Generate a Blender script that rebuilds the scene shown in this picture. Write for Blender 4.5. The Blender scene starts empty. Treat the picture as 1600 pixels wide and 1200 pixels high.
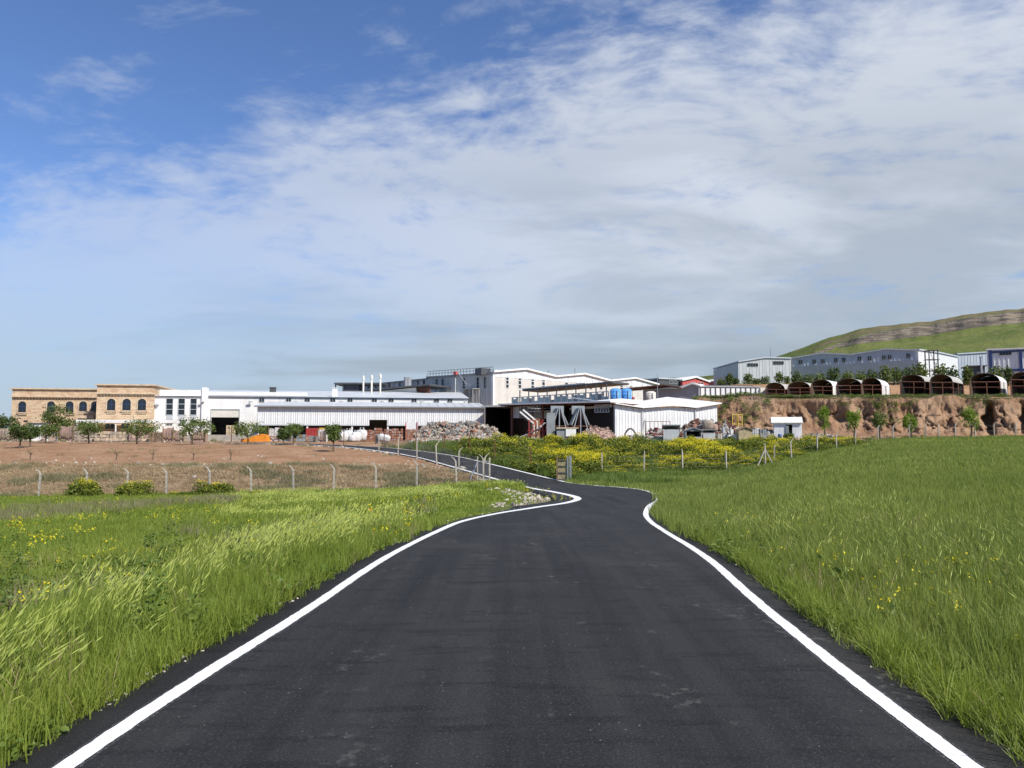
import bpy, math, random
import numpy as np
R = math.radians
scene = bpy.context.scene
COL = scene.collection
rng = np.random.default_rng(7)

# ------------------------------------------------------------------ camera
CAM_Z = 1.6
PITCH = math.atan(90 / 1200)
cam = bpy.data.cameras.new('camera')
cam.sensor_width = 36.0
cam.lens = 27.0
cam.clip_start = 0.05
cam.clip_end = 12000
cam_o = bpy.data.objects.new('camera', cam)
COL.objects.link(cam_o)
cam_o.location = (0, 0, CAM_Z)
cam_o.rotation_euler = (R(90) + PITCH, 0, 0)
scene.camera = cam_o
# ------------------------------------------------------------------ light
SUN_EL = R(45)
SUN_H = np.array([0.72, -0.69]); SUN_H /= np.linalg.norm(SUN_H)
sun_dir = np.array([SUN_H[0] * math.cos(SUN_EL), SUN_H[1] * math.cos(SUN_EL), math.sin(SUN_EL)])
sl = bpy.data.lights.new('sun', 'SUN')
sl.energy = 4.5
sl.angle = R(0.53)
sl.color = (1.0, 0.955, 0.88)
so = bpy.data.objects.new('sun', sl)
COL.objects.link(so)
from mathutils import Vector
so.rotation_euler = Vector(sun_dir).to_track_quat('Z', 'Y').to_euler()
so.location = (60, -40, 90)

vs = scene.view_settings
vs.view_transform = 'Standard'; vs.look = 'None'; vs.gamma = 1; vs.exposure = 0.45
vs.use_curve_mapping = False

# ------------------------------------------------------------------ node helpers
class NT:
    def __init__(s, nt):
        s.nt = nt; s.n = nt.nodes; s.l = nt.links
    def node(s, t, ins=None, **kw):
        nd = s.n.new(t)
        for k, v in kw.items():
            setattr(nd, k, v)
        for k, v in (ins or {}).items():
            sock = nd.inputs[k]
            if hasattr(v, 'is_output') or isinstance(v, bpy.types.NodeSocket):
                s.l.new(v, sock)
            else:
                sock.default_value = v
        return nd
    def math(s, op, a, b=0.0, c=0.0, clamp=False):
        nd = s.n.new('ShaderNodeMath'); nd.operation = op; nd.use_clamp = clamp
        for i, v in enumerate((a, b, c)):
            if isinstance(v, bpy.types.NodeSocket): s.l.new(v, nd.inputs[i])
            else: nd.inputs[i].default_value = v
        return nd.outputs[0]
    def mix(s, f, a, b, mode='MIX'):
        nd = s.n.new('ShaderNodeMix'); nd.data_type = 'RGBA'; nd.blend_type = mode
        for sock, v in ((nd.inputs[0], f), (nd.inputs[6], a), (nd.inputs[7], b)):
            if isinstance(v, bpy.types.NodeSocket): s.l.new(v, sock)
            else: sock.default_value = v if not isinstance(v, tuple) or len(v) == 4 else (*v, 1)
        return nd.outputs[2]
    def ramp(s, f, a, b):
        nd = s.n.new('ShaderNodeMapRange'); nd.interpolation_type = 'SMOOTHSTEP'
        s.l.new(f, nd.inputs[0]); nd.inputs[1].default_value = a; nd.inputs[2].default_value = b
        return nd.outputs[0]
    def noise(s, vec, scale, detail=4, rough=.55, dist=0.0, lac=2.0):
        nd = s.node('ShaderNodeTexNoise', {'Scale': scale, 'Detail': detail, 'Roughness': rough, 'Distortion': dist, 'Lacunarity': lac})
        if vec is not None: s.l.new(vec, nd.inputs['Vector'])
        return nd.outputs[0]

# ------------------------------------------------------------------ world: clear-air sky with a cloud sheet lying to the north-east
world = bpy.data.worlds.new('World'); scene.world = world; world.use_nodes = True
w = NT(world.node_tree); w.n.clear()
sky = w.node('ShaderNodeTexSky', sky_type='NISHITA', sun_disc=False)
sky.sun_elevation = SUN_EL
sky.sun_rotation = math.atan2(sun_dir[0], sun_dir[1])
sky.altitude = 700; sky.air_density = 1.0; sky.dust_density = 0.35; sky.ozone_density = 4.0
geo = w.node('ShaderNodeNewGeometry')
tc = w.node('ShaderNodeTexCoord')
sep = w.node('ShaderNodeSeparateXYZ', {0: tc.outputs['Generated']})
dx, dy, dz = sep.outputs
dzc = w.math('MAXIMUM', dz, 0.0)
den = w.math('ADD', dzc, 0.20)
px_ = w.math('DIVIDE', dx, den); py_ = w.math('DIVIDE', dy, den)
P = w.node('ShaderNodeCombineXYZ', {0: px_, 1: py_, 2: 0.0}).outputs[0]
# wind-combed coordinates: rotate then squeeze
mp = w.node('ShaderNodeMapping', {'Vector': P, 'Rotation': (0, 0, R(30)), 'Scale': (1.25, 1.75, 1)})
PM = mp.outputs[0]
warp = w.node('ShaderNodeTexNoise', {'Vector': P, 'Scale': 0.9, 'Detail': 3})
wv = w.node('ShaderNodeVectorMath', {0: warp.outputs['Color'], 1: (0.5, 0.5, 0.5)}, operation='SUBTRACT')
wv2 = w.node('ShaderNodeVectorMath', {0: wv.outputs[0], 3: 0.9}, operation='SCALE')
PW = w.node('ShaderNodeVectorMath', {0: PM, 1: wv2.outputs[0]}, operation='ADD').outputs[0]
n_big = w.noise(PW, 0.7, 4, .5)
n_mid = w.noise(PW, 3.0, 7, .60)
n_fine = w.noise(PW, 9.0, 6, .6)
# the front line of the sheet
q = w.math('ADD', py_, w.math('MULTIPLY', px_, 0.36)); q = w.math('SUBTRACT', q, 1.20)
front = w.ramp(q, -0.32, 0.62)
tex = w.math('ADD', w.math('MULTIPLY', n_mid, 0.65), w.math('MULTIPLY', n_fine, 0.35))
c = w.math('ADD', w.math('MULTIPLY', front, 1.12), w.math('MULTIPLY', w.math('SUBTRACT', tex, 0.5), 2.5))
c = w.math('ADD', c, w.math('MULTIPLY', w.math('SUBTRACT', n_big, 0.5), 0.55))
cov = w.ramp(c, 0.28, 1.15)
# a few stray puffs ahead of the sheet
puff = w.ramp(w.noise(w.node('ShaderNodeMapping', {'Vector': PW, 'Location': (0.35, 2.2, 0)}).outputs[0], 1.7, 8, .6), 0.57, 0.70)
puff = w.math('MULTIPLY', puff, w.ramp(q, -1.1, -0.3))
cov = w.math('MAXIMUM', cov, w.math('MULTIPLY', puff, 0.55))
# thinner towards the west, thicker to the east
east = w.ramp(px_, -1.6, 0.7)
thick = w.math('MULTIPLY', cov, w.math('ADD', 0.42, w.math('MULTIPLY', east, 0.48)))
# undersides: brighter and greyer patches of the sheet
n_grey = w.noise(w.node('ShaderNodeMapping', {'Vector': P, 'Rotation': (0, 0, R(10)), 'Scale': (0.55, 1.0, 1), 'Location': (3.1, 1.7, 0)}).outputs[0], 1.7, 6, .55, .4)
gsel = w.math('MULTIPLY', w.ramp(w.math('ADD', n_grey, w.math('MULTIPLY', px_, 0.05)), 0.41, 0.63), w.ramp(q, 0.2, 1.0))
cloudc = w.mix(gsel, (5.3, 5.65, 6.2), (3.5, 3.9, 4.4))
blue = w.mix(1.0, sky.outputs[0], (0.86, 0.95, 1.14), 'MULTIPLY')
skyc = w.mix(thick, blue, cloudc)
# hazy air low over the horizon
hz = w.node('ShaderNodeMapRange', {0: dz, 1: 0.0, 2: 0.30, 3: 1.0, 4: 0.0}); hz.interpolation_type = 'SMOOTHERSTEP'
skyc = w.mix(w.math('MULTIPLY', hz.outputs[0], 0.82), skyc, (3.15, 3.95, 4.75))
# grey layer cloud lying low in the distance
lowv = w.node('ShaderNodeCombineXYZ', {0: w.math('MULTIPLY', dx, 2.2), 1: w.math('MULTIPLY', dy, 2.2), 2: w.math('MULTIPLY', dz, 16.0)}).outputs[0]
lown = w.noise(lowv, 1.0, 5, .55, .5)
lowb = w.math('MULTIPLY', w.ramp(dz, 0.20, 0.06), w.ramp(w.math('ADD', lown, w.math('MULTIPLY', dx, 0.22)), 0.44, 0.66))
skyc = w.mix(w.math('MULTIPLY', lowb, 0.75), skyc, (2.45, 2.9, 3.35))
bg = w.node('ShaderNodeBackground', {'Color': skyc, 'Strength': 0.098})
out = w.node('ShaderNodeOutputWorld', {'Surface': bg.outputs[0]})

# ------------------------------------------------------------------ pixel <-> place helpers (used to measure where things stand)
def ray(px, py):
    u = (px - 800) / 1200.0; v = (600 - py) / 1200.0
    return np.array([u, math.cos(PITCH) - v * math.sin(PITCH), math.sin(PITCH) + v * math.cos(PITCH)])
def at(px, py, Y):
    d = ray(px, py); t = Y / d[1]
    return np.array([d[0] * t, Y, CAM_Z + d[2] * t])
def X_at(px, Y):
    return (px - 800) / 1200.0 * Y

# ------------------------------------------------------------------ material helpers
def newmat(name):
    m = bpy.data.materials.new(name); m.use_nodes = True
    t = NT(m.node_tree); t.n.clear()
    o = t.node('ShaderNodeOutputMaterial')
    return m, t, o
def mat(name, col, rough=.7, var=.18, scale=1.5, col2=None, metal=0.0, bump=0.0, bscale=30, spec=.4, streak=0.0):
    m, t, o = newmat(name)
    tc = t.node('ShaderNodeTexCoord').outputs['Object']
    n1 = t.noise(tc, scale, 6, .6); n2 = t.noise(tc, scale * 9, 4, .6)
    f = t.math('ADD', t.math('MULTIPLY', n1, .65), t.math('MULTIPLY', n2, .35))
    f = t.ramp(f, .32, .68)
    c2 = col2 or tuple(max(0, c * (1 - var * 1.6)) for c in col)
    colr = t.mix(f, c2, tuple(min(1, c * (1 + var * .35)) for c in col))
    if streak:
        mpp = t.node('ShaderNodeMapping', {'Vector': tc, 'Scale': (2.2, 2.2, .12)}).outputs[0]
        s = t.ramp(t.noise(mpp, 1.0, 5, .65), .48, .75)
        colr = t.mix(t.math('MULTIPLY', s, streak), colr, (col[0] * .55, col[1] * .5, col[2] * .42))
    p = t.node('ShaderNodeBsdfPrincipled', {'Base Color': colr, 'Roughness': rough, 'Metallic': metal, 'Specular IOR Level': spec})
    if bump:
        b = t.node('ShaderNodeBump', {'Height': t.noise(tc, bscale, 5, .6), 'Strength': bump, 'Distance': .05})
        t.l.new(b.outputs[0], p.inputs['Normal'])
    t.l.new(p.outputs[0], o.inputs[0])
    return m
def leafmat(name, ca, cb, trans=.35, patch=.25, rough=.55):
    """leaf / blade: colour differs per plant and in broad drifts over the field"""
    m, t, o = newmat(name)
    oi = t.node('ShaderNodeObjectInfo').outputs['Random']
    g = t.node('ShaderNodeNewGeometry')
    n = t.noise(g.outputs['Position'], patch, 4, .6)
    isl = g.outputs['Random Per Island']
    f = t.math('ADD', t.math('MULTIPLY', oi, .35), t.math('MULTIPLY', t.ramp(n, .3, .7), .4))
    f = t.math('ADD', f, t.math('MULTIPLY', isl, .25), clamp=True)
    c = t.mix(f, ca, cb)
    p = t.node('ShaderNodeBsdfPrincipled', {'Base Color': c, 'Roughness': rough, 'Specular IOR Level': .3})
    tr = t.node('ShaderNodeBsdfTranslucent', {'Color': t.mix(.5, c, (1, 1, .3), 'MULTIPLY')})
    mx = t.node('ShaderNodeMixShader', {0: trans, 1: p.outputs[0], 2: tr.outputs[0]})
    t.l.new(mx.outputs[0], o.inputs[0])
    return m

# ------------------------------------------------------------------ mesh helpers
class MB:
    def __init__(s): s.v = []; s.f = []; s.m = []
    def add(s, vs, fs, mi=0):
        b = len(s.v); s.v += [tuple(map(float, p)) for p in vs]
        s.f += [tuple(b + i for i in f) for f in fs]; s.m += [mi] * len(fs)
        return s
    def box(s, x0, x1, y0, y1, z0, z1, mi=0):
        return s.add([(x0,y0,z0),(x1,y0,z0),(x1,y1,z0),(x0,y1,z0),(x0,y0,z1),(x1,y0,z1),(x1,y1,z1),(x0,y1,z1)],
              [(0,3,2,1),(4,5,6,7),(0,1,5,4),(1,2,6,5),(2,3,7,6),(3,0,4,7)], mi)
    def prism(s, poly, a, b, axis='y', mi=0):
        """poly in the plane across `axis`, run from a to b along it"""
        n = len(poly)
        def P(p, t):
            return {'y': (p[0], t, p[1]), 'x': (t, p[0], p[1]), 'z': (p[0], p[1], t)}[axis]
        vs = [P(p, a) for p in poly] + [P(p, b) for p in poly]
        fs = [tuple(range(n)), tuple(range(2 * n - 1, n - 1, -1))]
        fs += [(i, i + n, (i + 1) % n + n, (i + 1) % n) for i in range(n)]
        return s.add(vs, fs, mi)
    def tube(s, p0, p1, r0, r1=None, n=8, mi=0, cap=True):
        r1 = r0 if r1 is None else r1
        p0 = np.array(p0, float); p1 = np.array(p1, float); d = p1 - p0; L = np.linalg.norm(d)
        if L < 1e-6: return s
        d /= L; a = np.cross(d, (0, 0, 1.0));
        if np.linalg.norm(a) < 1e-3: a = np.array([1.0, 0, 0])
        a /= np.linalg.norm(a); b = np.cross(d, a)
        vs = []
        for p, r in ((p0, r0), (p1, r1)):
            for k in range(n):
                t = 2 * math.pi * k / n
                vs.append(p + (a * math.cos(t) + b * math.sin(t)) * r)
        fs = [(k, (k + 1) % n, (k + 1) % n + n, k + n) for k in range(n)]
        if cap: fs += [tuple(range(n - 1, -1, -1)), tuple(range(n, 2 * n))]
        return s.add(vs, fs, mi)
    def path(s, pts, r, n=6, mi=0):
        for a, b in zip(pts[:-1], pts[1:]): s.tube(a, b, r, None, n, mi)
        return s
    def beam(s, p0, p1, wx, wz, mi=0):
        """square bar between two points"""
        p0 = np.array(p0, float); p1 = np.array(p1, float); d = p1 - p0; d /= np.linalg.norm(d)
        a = np.cross(d, (0, 0, 1.0))
        if np.linalg.norm(a) < 1e-3: a = np.array([1.0, 0, 0])
        a /= np.linalg.norm(a); b = np.cross(a, d)
        vs = [p + a * sx * wx / 2 + b * sz * wz / 2 for p in (p0, p1) for sx, sz in ((-1,-1),(1,-1),(1,1),(-1,1))]
        return s.add(vs, [(0,1,2,3),(7,6,5,4),(0,4,5,1),(1,5,6,2),(2,6,7,3),(3,7,4,0)], mi)
    def mesh(s, name):
        me = bpy.data.meshes.new(name); me.from_pydata(s.v, [], s.f)
        return me
    def build(s, name, mats, parent=None, smooth=False, **props):
        me = s.mesh(name)
        if not isinstance(mats, (list, tuple)): mats = [mats]
        for m_ in mats: me.materials.append(m_)
        if len(mats) > 1: me.polygons.foreach_set('material_index', s.m)
        if smooth: me.polygons.foreach_set('use_smooth', [True] * len(me.polygons))
        import bmesh as _b
        bm = _b.new(); bm.from_mesh(me); _b.ops.recalc_face_normals(bm, faces=bm.faces); bm.to_mesh(me); bm.free()
        return link(name, me, parent, **props)
def link(name, me, parent=None, **props):
    o = bpy.data.objects.new(name, me); COL.objects.link(o)
    if parent: o.parent = parent
    for k, v in props.items(): o[k] = v
    return o
def np_mesh(name, V, F, mats=(), mi=None, smooth=False):
    """fast mesh from arrays; F is (n,3) or (n,4)"""
    me = bpy.data.meshes.new(name)
    V = np.asarray(V, np.float32); F = np.asarray(F, np.int32); k = F.shape[1]
    me.vertices.add(len(V)); me.vertices.foreach_set('co', V.ravel())
    me.loops.add(F.size); me.loops.foreach_set('vertex_index', F.ravel())
    me.polygons.add(len(F)); me.polygons.foreach_set('loop_start', np.arange(0, F.size, k, dtype=np.int32))
    me.polygons.foreach_set('loop_total', np.full(len(F), k, np.int32))
    for m_ in mats: me.materials.append(m_)
    if mi is not None: me.polygons.foreach_set('material_index', np.asarray(mi, np.int32))
    me.polygons.foreach_set('use_smooth', np.full(len(F), smooth, bool))
    me.update(); me.validate()
    return me
def empty(name, loc, rz=0.0, label=None, cat=None, group=None):
    o = bpy.data.objects.new(name, None); COL.objects.link(o)
    o.location = tuple(map(float, loc)); o.rotation_euler = (0, 0, rz); o.empty_display_size = .3
    tag(o, label, cat, group); return o
def tag(o, label=None, cat=None, group=None, kind=None):
    if label: o['label'] = label
    if cat: o['category'] = cat
    if group: o['group'] = group
    if kind: o['kind'] = kind
    return o

# smooth value noise for geometry
def vnoise(x, y, seed=0):
    xi = np.floor(x).astype(np.int64); yi = np.floor(y).astype(np.int64)
    fx = x - xi; fy = y - yi; fx = fx * fx * (3 - 2 * fx); fy = fy * fy * (3 - 2 * fy)
    def h(a, b):
        n = (a * 374761393 + b * 668265263 + seed * 1442695041) & 0xffffffff
        n = ((n ^ (n >> 13)) * 1274126177) & 0xffffffff
        return ((n ^ (n >> 16)) & 0xffff) / 65535.0
    return (h(xi, yi) * (1 - fx) + h(xi + 1, yi) * fx) * (1 - fy) + (h(xi, yi + 1) * (1 - fx) + h(xi + 1, yi + 1) * fx) * fy
def fbm(x, y, seed=0, o=4):
    x = np.asarray(x, float); y = np.asarray(y, float); s = 0; a = .5; t = 0
    for i in range(o):
        s = s + a * vnoise(x * 2 ** i, y * 2 ** i, seed + i); t += a; a *= .5
    return s / t
def smooth(t): t = np.clip(t, 0, 1); return t * t * (3 - 2 * t)

# ------------------------------------------------------------------ road course (left edge line, right edge line, level)
PAIRS = [(-2.25,-8, 2.2,-8, 0), (-2.2,-2, 2.2,-2, 0), (-2.2,3.76, 2.25,3.76, 0), (-1.95,7.4, 2.42,7.4, 0), (-1.75,10.8, 2.7,10.8, -.01), (-1.46,15.1, 2.98,15.1, -.15),
 (-1.15,18.6, 3.3,18.5, -.3), (-.35,22.8, 3.9,22.6, -.5), (.75,26.0, 4.8,27.0, -.63), (1.9,28.9, 5.85,31.0, -.74), (2.75,32.6, 6.75,36.2, -.87),
 (2.85,36.6, 7.05,42.0, -1.0), (2.2,42.0, 6.4,46.8, -1.14), (1.1,48.4, 5.3,51.2, -1.28), (-.4,57.0, 3.75,58.6, -1.38)]
CTR = [(-3.3,67.0,-.5), (-7.4,75.0,.15), (-12.2,83.0,.6), (-19.0,92.0,1.02), (-29,99.5,1.33), (-44,105.5,1.52), (-66,111,1.66), (-100,116,1.76), (-150,120,1.8)]
for i, (x, y, z) in enumerate(CTR):
    a = CTR[i - 1] if i else (1.66, 57.8, 0); b = CTR[min(i + 1, len(CTR) - 1)]
    d = np.array([b[0] - a[0], b[1] - a[1]], float); d /= np.linalg.norm(d); n = np.array([d[1], -d[0]])
    PAIRS.append((x - n[0] * 2.2, y - n[1] * 2.2, x + n[0] * 2.2, y + n[1] * 2.2, z))
def catmull(P, k):
    P = np.array(P, float); out = []
    Q = np.vstack([2 * P[0] - P[1], P, 2 * P[-1] - P[-2]])
    for i in range(1, len(Q) - 2):
        p0, p1, p2, p3 = Q[i - 1:i + 3]
        for j in range(k):
            t = j / k
            out.append(.5 * ((2 * p1) + (-p0 + p2) * t + (2 * p0 - 5 * p1 + 4 * p2 - p3) * t * t + (-p0 + 3 * p1 - 3 * p2 + p3) * t ** 3))
    out.append(Q[-2]); return np.array(out)
RC = catmull(PAIRS, 14)
RL, RR, RZ = RC[:, 0:2], RC[:, 2:4], RC[:, 4]
RM = (RL + RR) / 2
def road_dist(X, Y):
    """signed distance outside the edge lines (negative on the road), and road level there"""
    X = np.asarray(X, float).ravel(); Y = np.asarray(Y, float).ravel()
    best = np.full(X.shape, 1e9); zz = np.zeros(X.shape)
    # distance to a fan of points across each road cross-section
    for f in (0.0, .25, .5, .75, 1.0):
        Pp = RL * (1 - f) + RR * f
        for s in range(0, len(X), 20000):
            dxx = X[s:s + 20000, None] - Pp[None, :, 0]; dyy = Y[s:s + 20000, None] - Pp[None, :, 1]
            d = dxx * dxx + dyy * dyy; k = d.argmin(1); dm = np.sqrt(d[np.arange(len(k)), k])
            up = dm < best[s:s + 20000]
            best[s:s + 20000] = np.where(up, dm, best[s:s + 20000]); zz[s:s + 20000] = np.where(up, RZ[k], zz[s:s + 20000])
    # inside test
    poly = np.vstack([RL, RR[::-1]]); ins = np.zeros(X.shape, bool)
    a = poly; b = np.roll(poly, -1, 0)
    for (x1, y1), (x2, y2) in zip(a, b):
        if y1 == y2: continue
        cnd = ((y1 > Y) != (y2 > Y)) & (X < (x2 - x1) * (Y - y1) / (y2 - y1) + x1)
        ins ^= cnd
    return np.where(ins, -best, best), zz

# ------------------------------------------------------------------ terrain level
YK = [0, 5, 10, 15, 25, 40, 55, 62, 66, 75, 90, 97, 104, 112, 135, 160, 200, 260, 400, 900]
COLS = {
 -800: [0,-.1,-.5,-.8,-1.35,-2.0,-2.5,-.7,-.2,.5,1.3,1.5,1.6,1.6,1.7,2,2.5,3,3,0],
 0:    [0,-.1,-.5,-.8,-1.35,-2.0,-2.5,-.7,-.2,.5,1.2,1.4,1.55,1.6,1.7,2,2.5,3,3,0],
 400:  [0,-.02,-.3,-.6,-1.15,-1.8,-2.15,-.6,-.2,.5,1.15,1.35,1.5,1.6,1.8,2.2,3,4,4,0],
 600:  [0,0,-.08,-.35,-.9,-1.5,-2.0,-.6,-.25,.45,1.05,1.3,1.45,1.6,2,2.6,4,5,5,0],
 700:  [0,0,0,-.25,-.75,-1.3,-1.6,-.7,-.35,.25,1.2,1.5,1.7,1.8,2.2,3.5,5,6,6,0],
 800:  [0,0,0,-.18,-.6,-1.1,-1.4,-1.15,-.85,.1,1.35,1.75,1.9,2,2.4,4,6,8,8,2],
 900:  [0,0,0,-.15,-.6,-1.05,-1.3,-1.3,-1.1,-.2,1.35,1.8,2.1,2.3,2.6,4,7,9,10,3],
 1035: [0,0,0,-.1,-.5,-1.0,-1.2,-1.25,-1.1,-.2,1.3,1.8,2.2,2.4,2.8,4,8,10,12,4],
 1133: [0,0,0,0,-.28,-.8,-1.15,-1.25,-1.2,-.2,1.3,1.9,2.2,2.4,3,5,9,12,14,6],
 1250: [0,0,0,.02,-.05,-.3,-.5,-.45,-.35,.05,1.2,1.9,2.3,2.5,3,6,12,14,16,10],
 1335: [0,0,.02,.05,.1,.2,.3,.35,.4,.5,1.0,1.9,2.3,2.5,3,7,14,17,20,14],
 1400: [0,0,.03,.08,.2,.5,.8,.9,1.0,1.2,1.55,1.95,2.4,2.6,3,8,15,19,24,18],
 1600: [0,0,.05,.12,.3,.7,1.0,1.1,1.2,1.35,1.7,2.0,2.5,2.7,3,8,15,20,26,20],
 2400: [0,0,.05,.12,.3,.7,1.0,1.1,1.2,1.35,1.7,2.1,2.6,2.8,3,8,15,20,26,20]}
_cp = np.array(sorted(COLS)); _cu = (_cp - 800) / 1200.0
_yg = np.concatenate([np.arange(0, 130, .5), np.arange(130, 901, 5)])
def _pch(xs, ys, xq):   # monotone-ish smooth interpolation
    xs = np.array(xs, float); ys = np.array(ys, float)
    d = np.diff(ys) / np.diff(xs); m_ = np.zeros_like(ys); m_[1:-1] = np.where(d[:-1] * d[1:] > 0, 2 * d[:-1] * d[1:] / (d[:-1] + d[1:] + 1e-12), 0)
    m_[0] = d[0]; m_[-1] = d[-1]
    k = np.clip(np.searchsorted(xs, xq) - 1, 0, len(d) - 1); h = xs[k + 1] - xs[k]; t = (xq - xs[k]) / h
    return ys[k] * (1 + 2 * t) * (1 - t) ** 2 + m_[k] * h * t * (1 - t) ** 2 + ys[k + 1] * t * t * (3 - 2 * t) + m_[k + 1] * h * t * t * (t - 1)
_tab = np.array([_pch(YK, COLS[c_], _yg) for c_ in _cp])
BANKPX = [600, 740, 800, 900, 960, 1060, 1100, 1200, 1300, 1400, 1600, 2000, 2600]
BANKY = [140, 136, 130, 123, 118, 124, 123, 118, 113, 109, 103, 95, 88]
def bank_y(u): return np.interp(800 + 1200 * u, BANKPX, BANKY)
def terrace_z(u, Y):
    pxx = 800 + 1200 * u
    z0 = np.interp(pxx, [760, 800, 1000, 1100, 1250, 1600], [5, 7.0, 7.4, 8.2, 7.9, 7.55])
    up = np.interp(Y, [100, 128, 146, 158, 175, 195, 260, 400, 900], [0, .6, 1.2, 5.3, 6.5, 8.5, 9, 9, 9])
    return z0 + up * np.interp(pxx, [760, 1000, 1150, 1400], [.1, .35, 1, 1.15])
def base_z(X, Y):
    X = np.asarray(X, float); Y = np.asarray(Y, float)
    u = np.clip(X / np.maximum(Y, 7.0), -1.33, 1.33); yy = np.clip(Y, 0, 899)
    ci = np.clip(np.searchsorted(_cu, u) - 1, 0, len(_cu) - 2); t = np.clip((u - _cu[ci]) / (_cu[ci + 1] - _cu[ci]), 0, 1)
    yi = np.clip(np.searchsorted(_yg, yy, side='right') - 1, 0, len(_yg) - 2); s = (yy - _yg[yi]) / (_yg[yi + 1] - _yg[yi])
    g = lambda c, y: _tab[c, y]
    z = (g(ci, yi) * (1 - t) + g(ci + 1, yi) * t) * (1 - s) + (g(ci, yi + 1) * (1 - t) + g(ci + 1, yi + 1) * t) * s
    k = smooth((Y - bank_y(u) - .3) / 1.6) * smooth((800 + 1200 * u - 745) / 55.0)
    z = z * (1 - k) + terrace_z(u, Y) * k
    return z
def ground_z(X, Y, with_road=True):
    X = np.asarray(X, float); Y = np.asarray(Y, float); sh = X.shape
    z = base_z(X, Y)
    amp = smooth((np.hypot(X, Y) - 3) / 20) * .22
    z = z + (fbm(X * .23, Y * .23, 3, 3) - .5) * amp
    if with_road:
        d, rz = road_dist(X, Y); d = d.reshape(sh); rz = rz.reshape(sh)
        k = 1 - smooth((d - .75) / 3.2)
        z = z * (1 - k) + (rz - .04) * k
        z = np.where((d < .35) | ((d < 1.3) & (Y > 23) & (Y < 47) & (X < 4) & (X > -1.5)), rz - .12, z)
    return z
def gz(x, y): return float(ground_z(np.array([x]), np.array([y]))[0])
# ================================================================== GROUND
def steps(segs):
    o = [segs[0][0]]
    for a, b, d in segs:
        n = max(1, int(round((b - a) / d))); o += list(np.linspace(a, b, n + 1)[1:])
    return np.array(o)
gx = steps([(-6000,-1500,1500),(-1500,-300,150),(-300,-120,12),(-120,-50,3.5),(-50,-12,1.1),(-12,14,.5),(14,60,1.1),(60,130,3.5),(130,300,12),(300,1500,150),(1500,6000,1500)])
gy = steps([(-300,-30,45),(-30,0,3),(0,66,.55),(66,130,.8),(130,260,5),(260,900,40),(900,6000,850)])
GX, GY = np.meshgrid(gx, gy)
GZ = ground_z(GX, GY)
far = smooth((np.hypot(GX, GY) - 700) / 1500)
GZ = GZ * (1 - far) + 0 * far
GPX = 800 + 1200 * GX / np.maximum(GY, 7)
Dr, _ = road_dist(GX, GY); Dr = Dr.reshape(GX.shape)
def band(a, lo, hi, s): return smooth((a - lo) / s) * smooth((hi - a) / s)
wob = (fbm(GX * .15, GY * .15, 11, 4) - .5) * 7
# soil of the orchard plot, dry bank of weeds, yard dirt, gravel
leftside = smooth((780 - GPX + wob * 3) / 20) * smooth((GY - 40) / 4)
# left of the upper road only
rm_y = np.interp(GX, RM[::-1, 0][:200], RM[::-1, 1][:200])
soil = leftside * smooth((GY - 62 + wob * .5) / 2.5) * (GY < 160)
dry = leftside * smooth((GY - 54.3 - wob * .12) / 1.0) * (1 - smooth((GY - 63 + wob * .5) / 3))
yard = smooth((GPX - 560) / 30) * smooth((GY - 92 + wob * .25) / 3) * (1 - smooth((GY - 170) / 10))
yard = np.maximum(yard, smooth((GY - 118) / 4) * (1 - smooth((GY - 210) / 20)) * (GPX < 760))
zone = np.zeros((GX.size, 4), np.float32)
zone[:, 0] = np.clip(np.maximum(soil, yard), 0, 1).ravel(); zone[:, 1] = np.clip(dry, 0, 1).ravel()
grav = smooth((1.5 - np.abs(Dr - 1.8)) / .9) * band(GY, 27, 46, 2.5) * (GX < 5)
grav = np.maximum(grav, smooth((1.0 - np.abs(Dr - .8)) / .7) * band(GY, 30, 52, 3) * (GX > 4))
zone[:, 2] = np.maximum(grav, smooth((.45 - Dr) / .2)).ravel(); zone[:, 3] = 1
nx, ny = len(gx), len(gy)
ii = (np.arange(ny - 1)[:, None] * nx + np.arange(nx - 1)[None]).ravel()
F = np.stack([ii, ii + 1, ii + 1 + nx, ii + nx], 1)
m_ground, t, o = newmat('ground')
g = t.node('ShaderNodeNewGeometry').outputs['Position']
at_ = t.node('ShaderNodeAttribute', attribute_name='zone').outputs['Color']
sp = t.node('ShaderNodeSeparateColor', {0: at_}).outputs
n1 = t.noise(g, .35, 6, .6); n2 = t.noise(g, 3.5, 6, .65); n3 = t.noise(g, 14, 4, .6)
green = t.mix(t.ramp(n1, .35, .65), (.075, .105, .022), (.125, .155, .036))
green = t.mix(t.ramp(n2, .45, .75), green, (.10, .095, .04))
soilc = t.mix(t.ramp(n1, .3, .7), (.30, .165, .088), (.42, .265, .155))
soilc = t.mix(t.ramp(n2, .42, .72), soilc, (.225, .12, .064))
soilc = t.mix(t.ramp(n3, .66, .74), soilc, (.45, .36, .27))
dryc = t.mix(t.ramp(n2, .35, .65), (.22, .15, .09), (.33, .24, .145))
dryc = t.mix(t.ramp(n1, .5, .72), dryc, (.16, .14, .075))
grc = t.mix(t.ramp(n3, .4, .62), (.16, .12, .08), (.46, .40, .31))
edge = lambda s: t.ramp(t.math('ADD', s, t.math('MULTIPLY', t.math('SUBTRACT', n2, .5), .9)), .35, .65)
cc = t.mix(edge(sp[0]), green, soilc); cc = t.mix(edge(sp[1]), cc, dryc); cc = t.mix(edge(sp[2]), cc, grc)
bh = t.math('ADD', t.math('MULTIPLY', n2, .7), t.math('MULTIPLY', n3, .3))
bp = t.node('ShaderNodeBump', {'Height': bh, 'Strength': .9, 'Distance': .18})
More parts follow.
